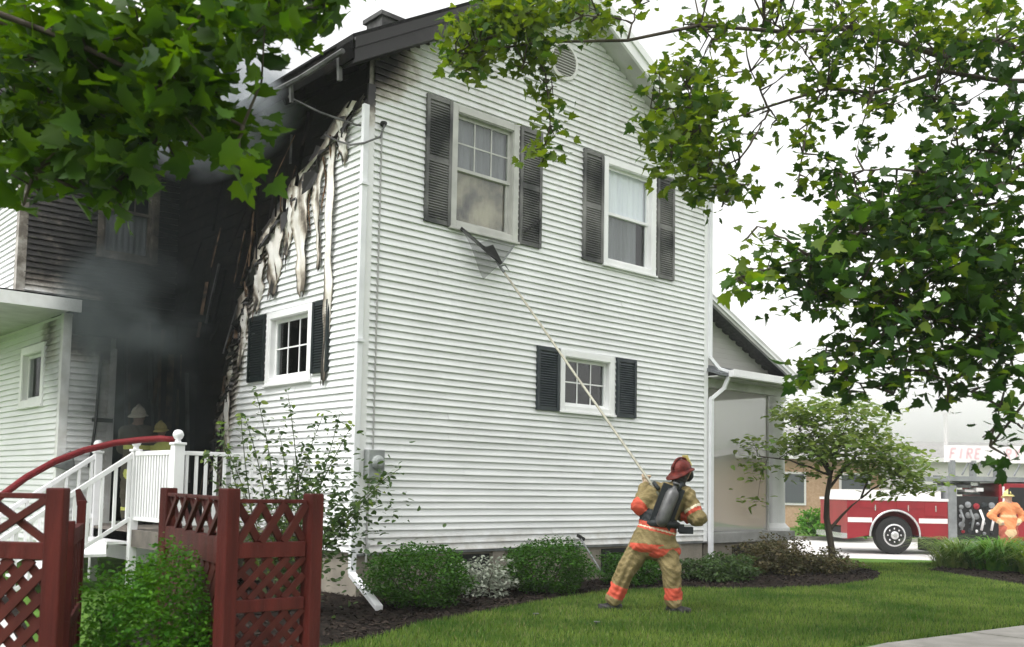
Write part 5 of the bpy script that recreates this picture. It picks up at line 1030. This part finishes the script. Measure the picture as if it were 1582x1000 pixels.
def far_tree(u, d, h, w, lab):
    b = at(u, 0, d); b[2] = -.12; r = thing('tree', lab, 'tree', b, 'hazy trees beyond the street'); MB().tube([b, b+np.array([.1, 0, h*.35]), b+np.array([0, .1, h*.7])], [.28, .2, .08], 8).build('trunk', BARK, r)
    n = 26; dd = RNG.normal(0, 1, (n, 3)); dd /= np.linalg.norm(dd, axis=1)[:, None]; C = b+np.array([0, 0, h*.62])+dd*np.array([w*.36, w*.36, h*.28])*RNG.uniform(.4, 1.1, (n, 1)); P = C.repeat(110, 0)+RNG.normal(0, 1, (n*110, 3))*np.array([w*.11, w*.11, h*.075])
    leaves('crown', P, .42, LB_T, LEAF_F, r, 1.3, .2)
for i, (u, d, h, w) in enumerate(((1330, 74, 9.5, 9), (1420, 80, 12, 10), (1500, 76, 11, 9), (1590, 78, 13, 10), (1680, 74, 12, 10), (1240, 80, 9, 9), (1760, 70, 12, 10), (1130, 84, 8, 9), (1020, 90, 9, 11))): far_tree(u, d, h, w, 'leafy tree fading into smoke haze beyond the far houses')
for i, (u, d, lab) in enumerate(((1262, 36, 'low round bush on the far lawn before the brick house'), (1300, 35, 'second low bush on the far lawn, nearer the truck'))):
    c = at(u, 0, d); globe('far_bush', lab, (c[0], c[1], .35), (.9, .8, .55), 1600, LEAF_H, .16, shell=.4, rough_=.2)
# ------------------------------------------------------------------ smoke and haze
def smoke(name, lab, lo, hi, dens, col, nscale, thr=(.42, .72), seed=0.):
    lo = np.array(lo, float); hi = np.array(hi, float); c = (lo+hi)/2; r = (hi-lo)/2; s = MB().box(*[x for i in range(3) for x in (lo[i]-c[i], hi[i]-c[i])])
    m = bpy.data.materials.new(name); m.use_nodes = True; n = m.node_tree.nodes; l = m.node_tree.links; n.clear(); out = n.new('ShaderNodeOutputMaterial'); pv = n.new('ShaderNodeVolumePrincipled'); pv.inputs['Color'].default_value = (*col, 1); pv.inputs['Anisotropy'].default_value = .1
    tc = n.new('ShaderNodeTexCoord'); mp = n.new('ShaderNodeMapping'); mp.inputs['Scale'].default_value = tuple(1/r); l.new(tc.outputs['Object'], mp.inputs[0]); ln = n.new('ShaderNodeVectorMath'); ln.operation = 'LENGTH'; l.new(mp.outputs[0], ln.inputs[0])
    fo_ = n.new('ShaderNodeMapRange'); fo_.inputs['From Min'].default_value = 1.0; fo_.inputs['From Max'].default_value = .25; l.new(ln.outputs['Value'], fo_.inputs[0])
    m2 = n.new('ShaderNodeMapping'); m2.inputs['Location'].default_value = (seed, seed*2, 0); m2.inputs['Scale'].default_value = (1, 1, .75); l.new(tc.outputs['Object'], m2.inputs[0]); nz = n.new('ShaderNodeTexNoise'); nz.inputs['Scale'].default_value = nscale; nz.inputs['Detail'].default_value = 6; nz.inputs['Distortion'].default_value = 1.0; l.new(m2.outputs[0], nz.inputs['Vector'])
    mr = n.new('ShaderNodeMapRange'); mr.inputs['From Min'].default_value = thr[0]; mr.inputs['From Max'].default_value = thr[1]; mr.inputs['To Max'].default_value = dens; l.new(nz.outputs['Fac'], mr.inputs[0])
    mu = n.new('ShaderNodeMath'); mu.operation = 'MULTIPLY'; l.new(mr.outputs[0], mu.inputs[0]); l.new(fo_.outputs[0], mu.inputs[1]); l.new(mu.outputs[0], pv.inputs['Density']); l.new(pv.outputs[0], out.inputs['Volume'])
    o = s.build(name, m, None, kind='stuff'); o.location = tuple(c); o['label'] = lab; o['category'] = 'smoke'; return o
smoke('smoke', 'dark grey smoke rolling out of the burnt entrance corner', (-2.7, 1.7, .8), (.5, 5.75, 6.9), 1.0, (.014, .018, .019), .75, (.36, .66))
smoke('smoke', 'lighter grey smoke drifting past the rear wing beside the addition', (-2.8, 2.4, 1.7), (-.3, 5.6, 5.0), 4.2, (.17, .195, .20), .85, (.47, .66), 8.5)
smoke('smoke', 'smoke hanging in the entrance in front of the firefighters', (-2.0, 2.9, .6), (.2, 4.7, 3.2), 0.9, (.05, .062, .066), .9, (.30, .62), 4.)
smoke('smoke', 'smoke drifting low over the street and the far houses', at(1480, 700, 52)+np.array([-30, -30, 0])*0+np.array([-26, -26, -2.0]), at(1480, 700, 52)+np.array([26, 26, 9.0]), .22, (.985, .985, .985), .06, (.2, .5), 5.)
smoke('smoke', 'pale wisps of smoke curling over the burnt eave', (-1.5, .6, 5.9), (.3, 5.5, 8.0), 6.5, (.42, .45, .48), .95, (.47, .66), 3.)
HZ = MB().box(-118, 118, -118, 118, -1.3, 14.5); hz = bpy.data.materials.new('haze'); hz.use_nodes = True; n = hz.node_tree.nodes; n.clear(); out = n.new('ShaderNodeOutputMaterial'); pv = n.new('ShaderNodeVolumePrincipled'); pv.inputs['Color'].default_value = (.93, .94, .95, 1); pv.inputs['Density'].default_value = .0007; pv.inputs['Anisotropy'].default_value = .0; hz.node_tree.links.new(pv.outputs[0], out.inputs['Volume'])
ho = HZ.build('haze', hz, None, kind='stuff'); ho['label'] = 'thin pale smoke haze hanging over the whole street'; ho['category'] = 'haze'
